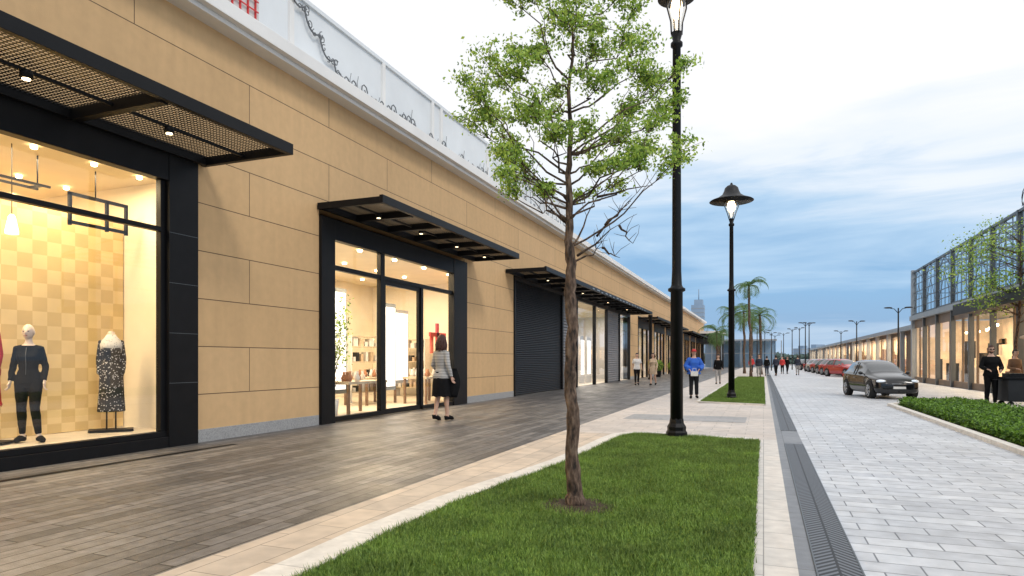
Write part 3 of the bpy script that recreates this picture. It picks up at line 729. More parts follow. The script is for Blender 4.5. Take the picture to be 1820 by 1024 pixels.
    if beard:
        t=MB(); t.ball(hc,1,18,14,0,fn=lambda p:rz@Vector((p[0]*.078*(1-.28*max(0,-p[2])**1.4),p[1]*.099,p[2]*.124)),keep=lambda c:(rz.inverted()@c).y<.0 and (rz.inverted()@c).z<-.05 and not(abs(c.x)<.02 and c.z>-.07)); t.obj("beard",hair,e)
    return e
walkJ=dict(knL=(-.09,-.10,.50),anL=(-.09,-.12,.10),toL=(-.10,-.27,.05),knR=(.09,.06,.48),anR=(.09,.22,.14),toR=(.10,.10,.045),elL=(-.22,.08,1.13),wrL=(-.24,.02,.90),elR=(.22,.0,1.13),wrR=(.24,-.14,.93))
mqJ=dict(knL=(-.085,-.02,.50),anL=(-.09,.05,.09),toL=(-.12,-.10,.035),knR=(.10,-.09,.50),anR=(.14,-.06,.09),toR=(.22,-.18,.035),elL=(-.20,.04,1.13),wrL=(-.22,-.03,.90),elR=(.20,.04,1.13),wrR=(.21,-.05,.90))
womJ=dict(knL=(-.08,-.07,.50),anL=(-.07,-.09,.10),toL=(-.08,-.23,.045),knR=(.07,.03,.48),anR=(.07,.12,.13),toR=(.07,0,.04),elR=(.22,.02,1.13),wrR=(.22,-.16,1.0),elL=(-.22,.05,1.13),wrL=(-.25,-.02,.90))
wm=person("woman with brown wavy hair in striped top and black skirt walking",(-6.42,12.36,0),pi-.25,1.84,M_stripe,M_cblack,M_cblack,M_hair,J=womJ,skirt=.50,hairlen=.20,fem=True)
b=MB(); vs=[];fs=[]
for i in range(9):
    u=i/8
    for k in range(10):
        a=2*pi*k/10; r=(.07+.05*math.sin(u*pi)+.02*u); vs.append((.0+r*math.cos(a)*1.1+.015*math.sin(a*3+u*4),.6*r*math.sin(a)+.01*math.sin(a*4),-.62*u))
for i in range(8):
    for k in range(10): k2=(k+1)%10; fs.append((i*10+k,i*10+k2,i*10+10+k2,i*10+10+k))
fs.append(tuple(range(10))); fs.append(tuple(range(80,90)))
b.add(vs,fs,0,True)
c=b.obj("folded_coat",M_cblack,label="dark coat draped over the woman's forearm",cat="coat"); c.location=(-6.19,12.44,1.12); c.rotation_euler[2]=.3
person("person in white top and dark trousers walking in pair",(-6.06,33.3,0),.3,1.67,M_cwhite,M_cblack,M_cblack,M_hairb,J=walkJ,sleeve=0,group="pair strolling along the shops",vox=.018)
person("person in beige outfit walking beside companion",(-5.3,33.7,0),-.1,1.66,M_cbeige,M_cbeige,M_cblack,M_hair,J=walkJ,hairlen=.1,skirt=.6,group="pair strolling along the shops",vox=.018,fem=True)
person("man in oversized bright blue jacket and dark trousers with red cap",(-2.2,22.7,0),.15,1.68,M_cblue,M_cchar,M_cblack,M_hairb,J=dict(elL=(-.29,.03,1.14),wrL=(-.17,-.19,1.03),elR=(.29,.03,1.14),wrR=(.17,-.19,1.03),knR=(.09,.03,.49),anR=(.10,.10,.10),toR=(.12,-.04,.04)),loose=.035,hemex=.07,cap=M_cred,vox=.016)
b=MB(); b.box(-.12,.12,-.06,.06,0,.16); b.tube([(-.06,0,.16),(-.05,0,.26),(.05,0,.26),(.06,0,.16)],.01,6); q=b.obj("white_bag",M_cwhite,label="small white bag held by man in blue",cat="bag",bevel=.02); q.location=(-2.16,22.45,.76); q.rotation_euler[2]=.2
person("person in black walking on the promenade",(-2.28,36.5,0),.0,1.6,M_cblack,M_cgrey,M_cblack,M_hairb,J=walkJ,vox=.02)
for i,(x,y,tm,bm) in enumerate([(.25,57,M_cblack,M_cnavy),(.95,57.5,M_cnavy,M_cblack),(1.65,66,M_cred,M_cblack),(2.1,66.5,M_cblack,M_cblack),(2.7,60,M_cnavy,M_cgrey),(-.3,50,M_cnavy,M_cgrey),(-1.0,62,M_cred,M_cnavy)]):
    person(["pedestrian in dark coat walking away down the street","pedestrian in navy top walking away down the street","pedestrian in red top walking down the street","pedestrian all in black walking down the street","pedestrian in navy top and grey trousers","pedestrian in navy top beside the lawn","pedestrian in red top near palms"][i],(x,y,0),[pi,pi+.3,0,.4,pi,0,.5][i],R(1.6,1.75),tm,bm,M_cblack,M_hairb,J=walkJ,group="distant pedestrians",vox=.025)
person("man in black jacket with sunglasses and beard beside serving cart",(5.98,21.9,0),.0,1.72,M_cblack,M_cblack,M_cblack,M_hair,J=dict(elL=(-.25,-.02,1.12),wrL=(-.14,-.22,1.06),elR=(.25,-.02,1.12),wrR=(.16,-.24,1.04)),glasses=True,beard=True,loose=.01)
person("person in brown jacket standing at cafe terrace",(7.35,24.6,0),.4,1.64,M_cbrown,M_cblack,M_cblack,M_hairb,J=dict(elL=(-.25,-.02,1.12),wrL=(-.14,-.22,1.1)),vox=.018)
person("bald pale mannequin in black long-sleeved top and black leggings",(-8.80,5.50,.25),.75,1.52,M_cblack,M_cblack,M_cblack,None,M_manq,cat="mannequin",J=mqJ,headyaw=-.1,fem=True,zip_=M_dsteel,slim=.006,hemex=.004)
def dressform(loc,rot,sc_,fab,label,h0=.3,scarf=True):
    e=thing("dress_form",label,"mannequin",loc,rot,sc_)
    P=dict(JD); P.update(elL=(-.165,.02,1.12),wrL=(-.16,-.03,.88),elR=(.165,.02,1.12),wrR=(.16,-.03,.88),shL=(-.125,.01,1.38),shR=(.125,.01,1.38))
    g=MB(); torso(g,TF,.8,1.5,.008)
    for s in "LR": arm(g,P,s,.004)
    g.lathe([(.13,1.0),(.155,.92),(.165,.7),(.18,.45),(.19,h0)],(0,.01,0),24,0,True,1,.75)
    vs,fs=remesh(g,.013)
    for v in vs:
        if v.z<.95: v.x*=1+.03*math.sin(math.atan2(v.y,v.x)*8); v.y*=1+.03*math.sin(math.atan2(v.y,v.x)*8)
    b=MB(); b.add(vs,fs,0,True); b.obj("dress",fab,e)
    if scarf:
        b=MB(); b.lathe([(.150,1.25),(.155,1.34),(.13,1.41),(.08,1.465),(.065,1.50)],(0,-.01,0),20,0,True,1,.78); b.obj("scarf",M_scarf,e)
    b=MB(); b.lathe([(.048,1.45),(.05,1.54),(.0,1.56)],(0,0,0),14,0); b.obj("neck_form",M_manq,e)
    b=MB(); b.tube([(-.06,0,.03),(-.06,0,.5)],.012,8); b.tube([(.06,0,.03),(.06,0,.5)],.012,8); b.box(-.3,.3,-.16,.16,0,.03); b.obj("stand",M_black,e)
dressform((-9.0,6.78,.25),.9,.95,M_pattern,"headless form wearing black and white patterned dress in window")
dressform((-9.1,5.16,.25),.5,1.0,M_red,"form draped in red coat at window edge",.5,False)

# ------------------------------------------------------------------ street lamps
def streetlamp(label,loc,H,rl,ru,zs,k_=1):
    e=thing("street_lamp",label,"street lamp",loc,0,group="black street lamps on the promenade")
    b=MB(); b.lathe([(rl*1.65,0),(rl*1.65,.07),(rl*1.45,.1),(rl*1.5,.16),(rl*1.15,.22),(rl*1.05,.3)],(0,0,0),8,0,False); b.obj("base",M_black,e,bevel=.006)
    b=MB(); b.lathe([(rl,.28),(rl*.95,zs-.06),(rl*1.35,zs-.04),(rl*1.35,zs),(rl*1.0,zs+.02),(ru*1.15,zs+.06),(ru,zs+.3),(ru*.88,H-.25),(ru*1.3,H-.22),(ru*1.3,H-.17),(ru*.8,H-.13),(ru*1.3,H)],(0,0,0),20); b.obj("pole",M_black,e)
    b=MB(); q=max(k_,.45)**.5
    for k in range(4):
        a=k*pi/2+.5; b.tube([(ru*1.2*math.cos(a),ru*1.2*math.sin(a),H-.02),(.15*q*math.cos(a),.15*q*math.sin(a),H+.18),(.25*q*math.cos(a),.25*q*math.sin(a),H+.42),(.25*q*math.cos(a),.25*q*math.sin(a),H+.66)],.014,6)
    b.lathe([(.74*k_,.58),(.70*k_,.61),(.48*k_,.69),(.31*k_,.80),(.25*k_,.92),(.22*k_,1.02),(.14*k_,1.09),(.05,1.12),(.03,1.18),(0,1.20)],(0,0,H),28)
    b.lathe([(.73*k_,.575),(.40*k_,.67),(.2*k_,.71),(0,.72)],(0,0,H),28)
    sh=b.obj("lamp_shade",M_darkgrey,e)
    b=MB(); b.lathe([(.06,.02),(.11*q,.10),(.18*q,.28),(.23*q,.5),(.23*q,.64)],(0,0,H),18); b.obj("lamp_glass",M_lglass,sh)
    b=MB(); b.ball((0,0,H+.42),(.14*q,.14*q,.2),12,8); b.obj("bulb",M_lbulb,sh)
    return e
streetlamp("tall black street lamp with thick lower column on lawn corner",(-1.35,11.05,.03),6.72,.105,.076,2.46,.42)
streetlamp("black street lamp with wide bell shade glowing above lawn",(-.985,22.5,.02),5.93,.1,.07,3.6,.95)
def twinlamp(label,loc,H):
    e=thing("street_light",label,"street lamp",loc,0,group="distant slender street lights")
    b=MB(); b.tube([(0,0,0),(0,0,H)],[.06,.035],8); b.obj("pole",M_darkgrey,e)
    for s in (-1,1):
        b=MB(); b.tube([(0,0,H-.3),(s*.2,0,H-.05),(s*.45,0,H)],.02,6)
        b.ball((s*.5,0,H+.02),(.22,.14,.045),12,6)
        b.obj("lamp_head",M_darkgrey,e)
    return e
L0=twinlamp("slender twin-headed street light by the glass building",(7.0,41.4,0),4.2)
for x,y,s in [(6.5,54.5,1),(6.2,62,.9),(5.5,92,1.45),(4.4,80,1.3),(3.6,95,1.3),(5.2,110,1.5),(3.2,120,1.4),(1.6,105,1.2),(.9,85,1.1),(.2,118,1.5),(-.6,70,1.1)]:
    dup(L0,(x,y,0),R(0,1),s,"slender twin-headed street light along the road")

# ------------------------------------------------------------------ trees
def wob(a,b,n,amp):
    a=Vector(a);b=Vector(b); out=[]
    for i in range(n+1):
        u=i/n; p=a.lerp(b,u); k=math.sin(u*pi)*amp
        out.append(p+Vector((R(-k,k),R(-k,k),R(-k,k)*.6)))
    return out
random.seed(5)
tx,ty=-1.53,5.46; U=Vector((.932,.362,0)); V=Vector((-.362,.932,0))
e=thing("street_tree","young street tree with thin brown trunk and airy light green crown","tree",(tx,ty,.03))
s=.0049
tr=MB()
tp=[(0,905),(-1,870),(-7,800),(-4,740),(-8,690),(-9,640),(-5,580),(-9,520),(-7,470),(-12,430),(-10,380),(-13,310),(-8,240),(-12,160),(-4,90),(-8,20)]
tpts=[U*(a*s)+V*(.008*math.sin(i*2))+Vector((0,0,max(0,1.3+(640-py)*s-.03))) for i,(a,py) in enumerate(tp)]
rad=[.090,.070,.062,.057,.054,.053,.050,.049,.047,.040,.033,.026,.021,.016,.011,.007]
fine=[];fr_=[]
for i in range(len(tpts)-1):
    for k in range(4): u=k/4; fine.append(tpts[i].lerp(tpts[i+1],u)+Vector((R(-.006,.006),R(-.006,.006),0))); fr_.append((rad[i]*(1-u)+rad[i+1]*u)*R(.90,1.11))
fine.append(tpts[-1]); fr_.append(.007)
tr.tube(fine,fr_,12)
def trunk_at(z):
    return min(fine,key=lambda p:abs(p.z-z))
clumps=[(960,20,50),(1030,-15,58),(1100,5,58),(1145,30,38),(900,25,34),(1000,60,46),(1070,70,48),(1130,105,38),(950,85,40),(1185,120,32),(1225,95,18),
(850,130,36),(818,132,24),(890,158,30),(990,155,34),(1065,165,38),(1140,165,36),(1190,195,28),(845,225,32),(885,245,34),(935,225,32),(985,258,30),(1050,240,36),(1115,235,34),(1175,230,30),(1205,285,30),(1155,285,26),
(925,295,28),(875,290,26),(900,330,20),(1050,305,26),(1100,310,24),(835,180,20),(1225,160,16),(965,330,16)]
LC=[]
for (cx,cy,cr) in clumps:
    hub=None
    for rep in range(2):
        dv=R(-.45,.45) if rep==0 else R(-.75,.75)
        k=1-.25*abs(dv)
        c=U*((cx-1022+(R(-24,24) if rep else R(-8,8)))*s)*k+V*dv+Vector((0,0,1.3+(640-cy+(R(-20,20) if rep else R(-8,8)))*s-.03))
        hd=math.hypot(c.x,c.y); z0=max(2.25,min(c.z-.15,c.z-hd*R(.55,.95)+R(-.15,.15)))
        if rep==0:
            a=trunk_at(z0); pth=wob(a,c,6,.09)
            for i in range(1,6): pth[i].z-=math.sin(i/6*pi)*.06
            hub=pth; tr.tube(pth,[.0105*(1-i/6*.75) for i in range(7)],5)
        else:
            pth=wob(hub[random.choice([2,3,4])],c,4,.06); tr.tube(pth,[.0045*(1-i/4*.6) for i in range(5)],4)
        rr=cr*s
        for t in range(11 if rep==0 else 8):
            d=Vector((R(-1,1),R(-1,1),R(-.35,.5))).normalized()*rr*R(.35,1.35)
            st=pth[-1] if t%2 else pth[-2]; en=c+d
            tw=wob(st,en,3,.03); tr.tube(tw,[.003,.0025,.002,.0012],4)
            nl=int(R(.6,1.35)*(26+20*cr/45)); sg=R(.022,.05)
            for j in range(nl):
                u=R(.3,1.1); pnt=Vector(st).lerp(en,u)
                LC.append(pnt+Vector((random.gauss(0,sg),random.gauss(0,sg),random.gauss(0,sg*.6))))
for (ax,ay,bx,by) in [(1015,440,1060,350),(1060,350,1160,328),(1025,455,1100,400),(1100,400,1125,432),(1060,420,1130,345),(1015,470,1070,440),(1070,440,1105,455),(1010,400,940,330),(1005,370,930,352),(1075,400,1115,365),(1010,330,1100,260),(1008,350,900,300)]:
    q=lambda x,y,v:U*((x-1022)*s)+V*v+Vector((0,0,1.3+(640-y)*s-.03))
    p=wob(q(ax,ay,0),q(bx,by,R(-.1,.1)),5,.03); tr.tube(p,[.012,.010,.008,.006,.004,.002],6)
    for k in range(5):
        st=p[random.randint(2,5)]; tr.tube(wob(st,st+Vector((R(-.15,.15),R(-.15,.15),R(0,.18))),2,.02),[.003,.0025,.0015],4)
tr.obj("trunk",M_bark,e)
cr=MB(); cr.leaves([tuple(p) for p in LC],.0175,(0,1,2),(.44,.40,.16)); cr.obj("crown",LEAF,e)

def tree(label,loc,H,Rc,zc,n,leaf,seed,group=None):
    random.seed(seed); e=thing("street_tree",label,"tree",loc,0,1,group)
    t=MB(); c=MB(); top=Vector((R(-.2,.2),R(-.2,.2),H)); t.tube(wob((0,0,0),top,6,.1),[.07,.06,.05,.045,.035,.025,.012],8)
    LC=[]
    for i in range(30):
        a=R(0,2*pi); z=R(zc-.6*Rc,H+.1); k=Rc*math.sqrt(max(.1,1-((z-zc)/(H-zc+.6))**2))*R(.45,1.1); en=Vector((k*math.cos(a),k*math.sin(a),z))
        st=top*(max(.35,(z-k*.5)/H)); t.tube(wob(st,en,4,.08),[.02,.016,.012,.008,.003],5)
        for j in range(n//30):
            rr=Rc*.3; LC.append(en+Vector((random.gauss(0,rr*.6),random.gauss(0,rr*.6),random.gauss(0,rr*.32))))
    t.obj("trunk",M_bark,e); c.leaves([tuple(p) for p in LC],leaf,(0,1,2),(.3,.45,.25)); c.obj("crown",LEAF,e); return e
tree("sparse leafy green tree beside the glass building terrace",(7.55,25.2,0),5.5,1.75,4.1,4200,.042,23)

def palm(label,loc,H,seed,n=18,fl=2.0,tr_=.11):
    random.seed(seed); e=thing("palm_tree",label,"tree",loc,0,1,"palm trees at the end of the lawn")
    t=MB(); pts=wob((0,0,0),(R(-.2,.2),R(-.2,.2),H),10,.05); t.tube(pts,[tr_*1.5]+[tr_*R(.93,1.07) for _ in range(9)]+[tr_*.8],8); t.obj("trunk",M_bark,e)
    c=MB(); o=pts[-1]
    for i in range(n):
        a=2*pi*i/n+R(-.2,.2); el=R(-.1,1.35); L=fl*R(.8,1.15); prev=o; ps=[o]; ang=el
        for k in range(8):
            ang-=.16+.05*k*(1-.4*el/1.2); prev=prev+Vector((math.cos(a)*math.cos(ang),math.sin(a)*math.cos(ang),math.sin(ang)))*L/8; ps.append(prev)
        c.tube(ps,[.025,.02,.017,.014,.012,.01,.008,.006,.004],4)
        side=Vector((-math.sin(a),math.cos(a),0))
        for k in range(1,9):
            for h in (0,.33,.66):
                if k==8 and h: continue
                p=ps[k].lerp(ps[min(k+1,8)],h); d=(ps[k]-ps[k-1]).normalized()
                for sg in (-1,1):
                    l=fl*.24*math.sin(min(1,(k+h)/9+.15)*pi*.85)+.1
                    tip=p+side*sg*l*.75+d*l*.5-Vector((0,0,l*R(.3,.6))); c.add([p-d*.022,p+d*.022,tip],[(0,1,2)],0)
    c.obj("crown",M_palm,e); return e
palm("tall slender palm tree at end of lawn",(-.9,53,0),7.0,1,fl=1.6,tr_=.09)
palm("palm tree behind the street lamp",(-2.6,58,0),5.2,2,fl=2.0)
palm("palm tree with full green crown",(-.2,62,0),5.3,3,fl=2.2)
palm("small palm tree in distance",(-4.4,70,0),4.2,4,fl=2.2)
palm("palm tree beyond the lawn",(-1.2,74,0),5.6,5,fl=2.3)
palm("palm tree close beside the lamp post",(-1.7,66,0),5.9,7,fl=2.1)
palm("low palm tree near distant pavilion",(-5.2,84,0),4.3,6,fl=2.4)

random.seed(9); np.random.seed(9)
e=thing("hedge","low clipped green hedge in planting bed beside road","hedge",(5,16,0))
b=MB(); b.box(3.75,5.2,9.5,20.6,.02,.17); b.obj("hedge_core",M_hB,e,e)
n=42000; y=np.random.uniform(9.3,20.9,n); x=np.random.uniform(3.62,5.35,n); top=.22+.04*np.sin(x*5+np.sin(y*3))*np.cos(y*4.1)+np.random.normal(0,.02,n)
side=np.random.uniform(0,1,n)<.35; z=np.where(side,np.random.uniform(.04,.22,n),top); x=np.where(side&(np.random.uniform(0,1,n)<.7),3.62+np.random.normal(0,.04,n),x)
y=np.where(side&(x>3.9),9.4+11.4*(np.random.uniform(0,1,n)>.5)+np.random.normal(0,.05,n),y)
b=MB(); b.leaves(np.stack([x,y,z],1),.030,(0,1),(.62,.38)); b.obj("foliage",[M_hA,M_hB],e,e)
sheet("planting_bed_soil",3.42,8.3,8.5,21.4,.012,M_soil)
ribbon([(3.42,8),(3.42,21.0),(3.6,21.4),(8.3,21.4)],.14,0,.07).obj("planting_bed_kerb",M_curb,kind="structure")
b=MB(); n=5000; x=np.random.uniform(5.6,8.2,n); y=np.random.uniform(10,21,n); m=(np.sin(x*3)+np.cos(y*2.2))>.1
b.leaves(np.stack([x,y,np.random.uniform(.02,.16,n)],1)[m],.05,(0,1),(.4,.6)); o=b.obj("ground_cover",[M_hA,M_hB],label="sparse ground cover plants in soil bed",cat="plants",kind="stuff")

# ------------------------------------------------------------------ cars
def car(paint,label,loc,rot,scale,group=None):
    e=thing("parked_car",label,"car",loc,rot,scale,group); e.scale=(scale,scale,scale*1.08)
    def sub(o,l=2):
        m=o.modifiers.new("sub",'SUBSURF'); m.levels=l; m.render_levels=l
    st=[(-2.14,.50,.30,.54,.40,.57),(-2.10,.72,.24,.66,.52,.70),(-1.95,.84,.20,.74,.60,.83),(-1.6,.89,.19,.80,.64,.91),(-1.2,.905,.18,.84,.66,.975),(-.98,.91,.18,.86,.66,1.03),(-.6,.91,.18,.88,.64,1.25),(-.2,.91,.18,.89,.62,1.43),(.2,.91,.18,.90,.61,1.50),(.7,.91,.18,.90,.60,1.515),(1.2,.905,.18,.92,.59,1.49),(1.6,.895,.2,.93,.57,1.41),(1.88,.87,.24,.94,.56,1.24),(2.04,.82,.3,.90,.54,1.04),(2.09,.66,.4,.80,.48,.88)]
    def ring(w,zb,zs,wc,zr):
        h=max(0,zr-zs); k=min(1,h/.45)
        return [(w*.80,zb),(w*.97,zb+.06),(w,zb+(zs-zb)*.45),(w*.985,zs-.05),(w*.93,zs+.035*k+.02*(1-k)),(w*.90*k+(w*.82)*(1-k),zs+.07*k+.03*(1-k)),(wc+(w*.88-wc)*.45,zs+h*.55),(wc+.015,zr-.06*k-.01),(wc*.85,zr-.01),(wc*.4,zr+.015)]
    vs=[];fs=[];fm=[];n=20
    for y,*a in st:
        h=ring(*a); vs+=[(x,y,z) for x,z in h]+[(-x,y,z) for x,z in reversed(h)]
    for i in range(len(st)-1):
        y=(st[i][0]+st[i+1][0])/2
        for k in range(n):
            k2=(k+1)%n; j=k if k<10 else 18-k
            win=0
            if j in (5,6) and -.75<y<1.5: win=1
            if -1.0<y<-.15 and j in (7,8,9): win=1
            if 1.45<y<1.95 and j in (7,8,9): win=1
            fs.append((i*n+k,i*n+k2,(i+1)*n+k2,(i+1)*n+k)); fm.append(win)
    fs=[tuple(reversed(f)) for f in fs]
    body=MB(); body.v=vs; body.f=fs+[tuple(range(n)),tuple((len(st)-1)*n+k for k in range(n-1,-1,-1))]; body.m=fm+[0,0]; body.s=[True]*len(body.f)
    o=body.obj("body",[paint,M_cglass],e); sub(o)
    for s_ in (1,-1):
        b=MB(); b.ball((s_*.63,-1.95,.70),(.2,.16,.065),14,8); b.obj("headlight",M_hl,e)
        b=MB(); b.ball((s_*.97,-.62,1.0),(.1,.06,.07),10,8); b.tube([(s_*.80,-.60,.95),(s_*.92,-.62,.98)],.02,6); b.obj("wing_mirror",paint,e)
        b=MB(); b.ball((s_*.74,1.98,.86),(.12,.10,.09),10,8); b.obj("tail_light",M_cred,e)
        b=MB(); b.tube([(s_*.885,.42,.94),(s_*.78,.43,1.17),(s_*.645,.45,1.44)],.024,6); b.obj("door_pillar",paint,e)
        b=MB()
        for y in (.22,1.1): b.tube([(s_*.905,y,.80),(s_*.905,y+.16,.80)],.012,6)
        b.split("door_handle",M_rim,e)
        for y in (-1.35,1.32):
            b=MB(); b.tube([(s_*.70,y,.35),(s_*.907,y,.35)],.37,28,0,False); b.obj("wheel_arch",M_tyre,e)
            b=MB(); b.lathe([(.2,-.09),(.30,-.10),(.325,-.06),(.325,.06),(.30,.10),(.2,.09)],(0,0,0),28); ty_=b.obj("wheel",M_tyre,e)
            ty_.location=(s_*.845,y,.325); ty_.rotation_euler[1]=pi/2*s_
            b=MB(); b.lathe([(.235,.075),(.23,.104),(.21,.09)],(0,0,0),24)
            for k in range(7):
                t=2*pi*k/7; b.tube([(.03*math.cos(t),.03*math.sin(t),.09),(.22*math.cos(t),.22*math.sin(t),.09)],[.035,.025],6)
            b.lathe([(0,.12),(.05,.115),(.05,.08)],(0,0,0),12); b.obj("rim",M_rim,ty_)
    b=MB(); b.tube([(-.36,-2.05,.54),(0,-2.11,.54),(.36,-2.05,.54)],.065,8); b.tube([(-.58,-1.99,.32),(0,-2.08,.32),(.58,-1.99,.32)],.06,8)
    b.tube([(-.38,-2.10,.60),(0,-2.17,.60),(.38,-2.10,.60)],.011,6,1); b.obj("grille",[M_tyre,M_rim],e)
    b=MB(); b.box(-.24,.24,-2.18,-2.14,.41,.50); b.obj("number_plate",M_plate,e)
    return e
car(M_pblack,"shiny black hatchback parked facing the lawn by the hedge",(3.78,26.0,0),.22,.79)
cr0=[car(M_pred,"red hatchback parked in kerbside row",(5.9,56.5,0),.5,.85,"cars parked in a row"),
car(M_pblack,"black hatchback parked in kerbside row",(5.9,66.2,0),.5,.85,"cars parked in a row"),
car(M_pwhite,"silver hatchback parked in kerbside row",(5.7,76,0),.5,.85,"cars parked in a row")]
for i,(x,y) in enumerate([(5.9,61.3),(5.8,71),(5.7,81),(5.6,90),(5.6,100)]): dup(cr0[[0,0,0,1,2][i]],(x,y,0),.5)

# ------------------------------------------------------------------ right buildings
E=8.45; HT=6.5
G=thing("glass_building","two storey steel framed glass building with lit cafe below","building",(E,34,0))
b=MB()
for y in np.arange(22,45.1,2.9): b.box(E-.10,E+.10,y-.07,y+.07,0,HT+.1)
for y in np.arange(22.72,45,.725): b.box(E-.02,E+.02,y-.016,y+.016,3.95,HT)
for z in (4.4,4.85,5.3,5.75,6.15): b.box(E-.03,E+.02,22,45.1,z,z+.035)
for z in (3.95,HT): b.box(E-.08,E+.06,22,45.15,z,z+.10)
for y in np.arange(22,45.1,2.9): 
    b.box(E,16,y-.03,y+.03,HT-.04,HT+.06); b.tube([(E,y,HT+.1),(12.3,y,7.1),(16,y,HT+.1)],.035,6); b.box(15.95,16.05,y-.05,y+.05,3.9,HT)
    b.tube([(E,y,5.9),(9.9,y,HT),(11.2,y,5.9),(12.5,y,HT)],.02,5)
b.box(12.27,12.33,22,45.1,7.07,7.13); b.box(E,16,45.02,45.12,3.95,4.05); b.box(E,16,45.02,45.1,5.25,5.3)
for x in np.arange(E+1.2,16,1.2): b.box(x-.025,x+.025,45.02,45.1,3.9,HT); b.box(x-.02,x+.02,22,45,HT,HT+.05)
for z in (5.25,HT): b.box(15.97,16.03,22,45,z,z+.07)
for y in np.arange(22,44,2.9): b.tube([(E-.02,y,5.75),(E-.02,y+1.45,HT),(E-.02,y+2.9,5.75)],.018,5); b.tube([(E-.02,y,4.0),(E-.02,y+1.45,5.7),(E-.02,y+2.9,4.0)],.014,5)
b.obj("steel_frame",M_dsteel,G,G)
b=MB(); b.box(E-.14,E+.14,45.0,45.28,0,HT+.2); b.obj("corner_column",M_sgrey,G,G,bevel=.01)
b=MB(); b.pane(E-.02,22,45,4.05,HT); b.pane(16,22,45,3.9,HT); b.add([(E,45,3.9),(16,45,3.9),(16,45,HT),(E,45,HT)],[(0,1,2,3)]); b.split("glazing",M_glassd,G,G)
b=MB(); b.box(E-.2,16.1,21.8,45.35,3.66,3.94); b.obj("floor_slab",M_sgrey,G,G,bevel=.01)
b=MB(); b.box(E-1.1,E-.2,22,31.5,3.2,3.5); b.box(E-1.16,E-1.1,21.95,31.55,3.12,3.56); b.obj("awning",M_darkgrey,G,G,bevel=.01)
b=MB(); b.box(E+.02,E+.1,22,45,0,.3); b.box(E+.02,E+.1,22,45,3.2,3.66)
for y in np.arange(22,45.1,2.175): b.box(E+.02,E+.1,y-.05,y+.05,.3,3.2)
b.obj("cafe_front",M_brownp,G,G)
b=MB(); b.pane(E+.05,22,45,.3,3.2); b.obj("glass",M_glass,G,G)
b=MB(); b.box(12.5,12.6,22,45,0,3.6); b.box(E+.12,12.5,22,22.1,0,3.6); b.box(E+.12,12.5,44.9,45,0,3.6); b.box(E+.12,12.5,22,45,-.02,.02,1)
random.seed(12)
for i in range(46):
    y=R(22.5,44.5); x=R(9.0,12.2); h=R(.6,2.4); b.box(x,x+R(.1,.6),y,y+R(.2,.7),.02,h,random.choice([0,2,3,4,4]))
for i in range(14):
    y=R(22.5,44); z=R(1.4,2.3); b.box(12.44,12.5,y,y+R(.5,1.1),z,z+R(.4,.8),random.choice([2,3,4]))
b.obj("cafe_interior",[M_glowroom,M_floor,M_wood,M_cwhite,M_darkgrey],G,G)
b=MB()
for y in np.arange(23,45,1.9): b.ball((9.6+R(0,1.6),y,2.85),.07,8,6)
b.split("pendant_bulb",M_lamp,G,G)
area("cafe_light",(10.6,33.5,3.5),2,20,1300,(1,.78,.52))
b=MB()
random.seed(31)
for i in range(9):
    cx,cy=8.7+R(-.2,.2),27+R(-1,1)
    b.tube([(cx,cy+.7*math.cos(a*.5+i)*(.4+.07*a),7.1+.35*math.sin(a*.6+i*.7)) for a in range(10)],.012,5)
b.tube([(8.5,27,HT+.05),(8.7,27,7.2)],.025,6)
o=b.obj("wire_sculpture",M_darkgrey,label="abstract dark wire sculpture on glass building roof",cat="sculpture",origin=(8.5,27,HT))
Lb=thing("low_arcade_building","long low arcade building with grey posts and lit glazing","building",(9,95,0))
b=MB(); b.box(8.75,18,45.6,150,3.30,3.50); b.box(8.7,8.9,45.6,150,3.24,3.53); b.obj("roof",M_sgrey,Lb,Lb)
b=MB()
for y in np.arange(46,150,5.2): b.box(8.8,9.05,y,y+.3,0,3.3)
b.split("post",M_sgrey,Lb,Lb); 
b=MB(); gl=MB()
random.seed(4)
for y in np.arange(46.3,150,2.6):
    b.box(9.2,9.3,y,y+.08,0,3.3); 
    k=R(0,1)
    if k<.14: b.box(9.21,9.28,y+.08,y+2.6,0,3.3)
gl.pane(9.25,46,150,.3,3.0)
b.box(9.2,9.3,46,150,3.0,3.3); b.box(9.2,9.3,46,150,0,.3)
b.obj("bay_panels",M_brownp,Lb,Lb); gl.obj("glass",M_glass,Lb,Lb)
b=MB(); b.box(11.5,11.6,46,150,0,3.3); b.box(9.31,11.5,46,150,-.01,.03)
for i in range(60):
    y=R(46.5,140); b.box(11.0,11.45,y,y+R(.4,1.4),.03,R(.8,2.4),1)
b.obj("interior_wall",[M_glowroom,M_wood],Lb,Lb)
area("arcade_light",(10.3,95,3.25),1.5,95,6500,(1,.80,.54))

e=thing("parasol","beige parasol over the cafe terrace","parasol",(8.0,23.6,0))
b=MB(); b.tube([(0,0,0),(0,0,2.25)],.025,8); b.lathe([(.25,0),(.25,.06),(.05,.1)],(0,0,0),14); b.obj("pole",M_wood,e)
b=MB(); b.lathe([(.85,1.95),(.84,2.0),(.5,2.15),(.0,2.28)],(0,0,0),8,0,False); b.obj("canopy",M_cbeige,e)
e=thing("serving_cart","black wheeled serving cart with tray and pots","cart",(6.75,21.85,0),.1)
b=MB(); b.box(-.55,.75,-.35,.35,.16,.78); b.obj("cabinet",M_darkgrey,e,bevel=.02)
b=MB(); b.box(-.62,.82,-.4,.4,.78,.83); b.box(-.45,.1,-.25,.25,.83,.93); b.tube([(-.62,-.3,.76),(-.78,-.3,.76),(-.78,.3,.76),(-.62,.3,.76)],.015,6); b.obj("worktop",M_black,e,bevel=.01)
b=MB()
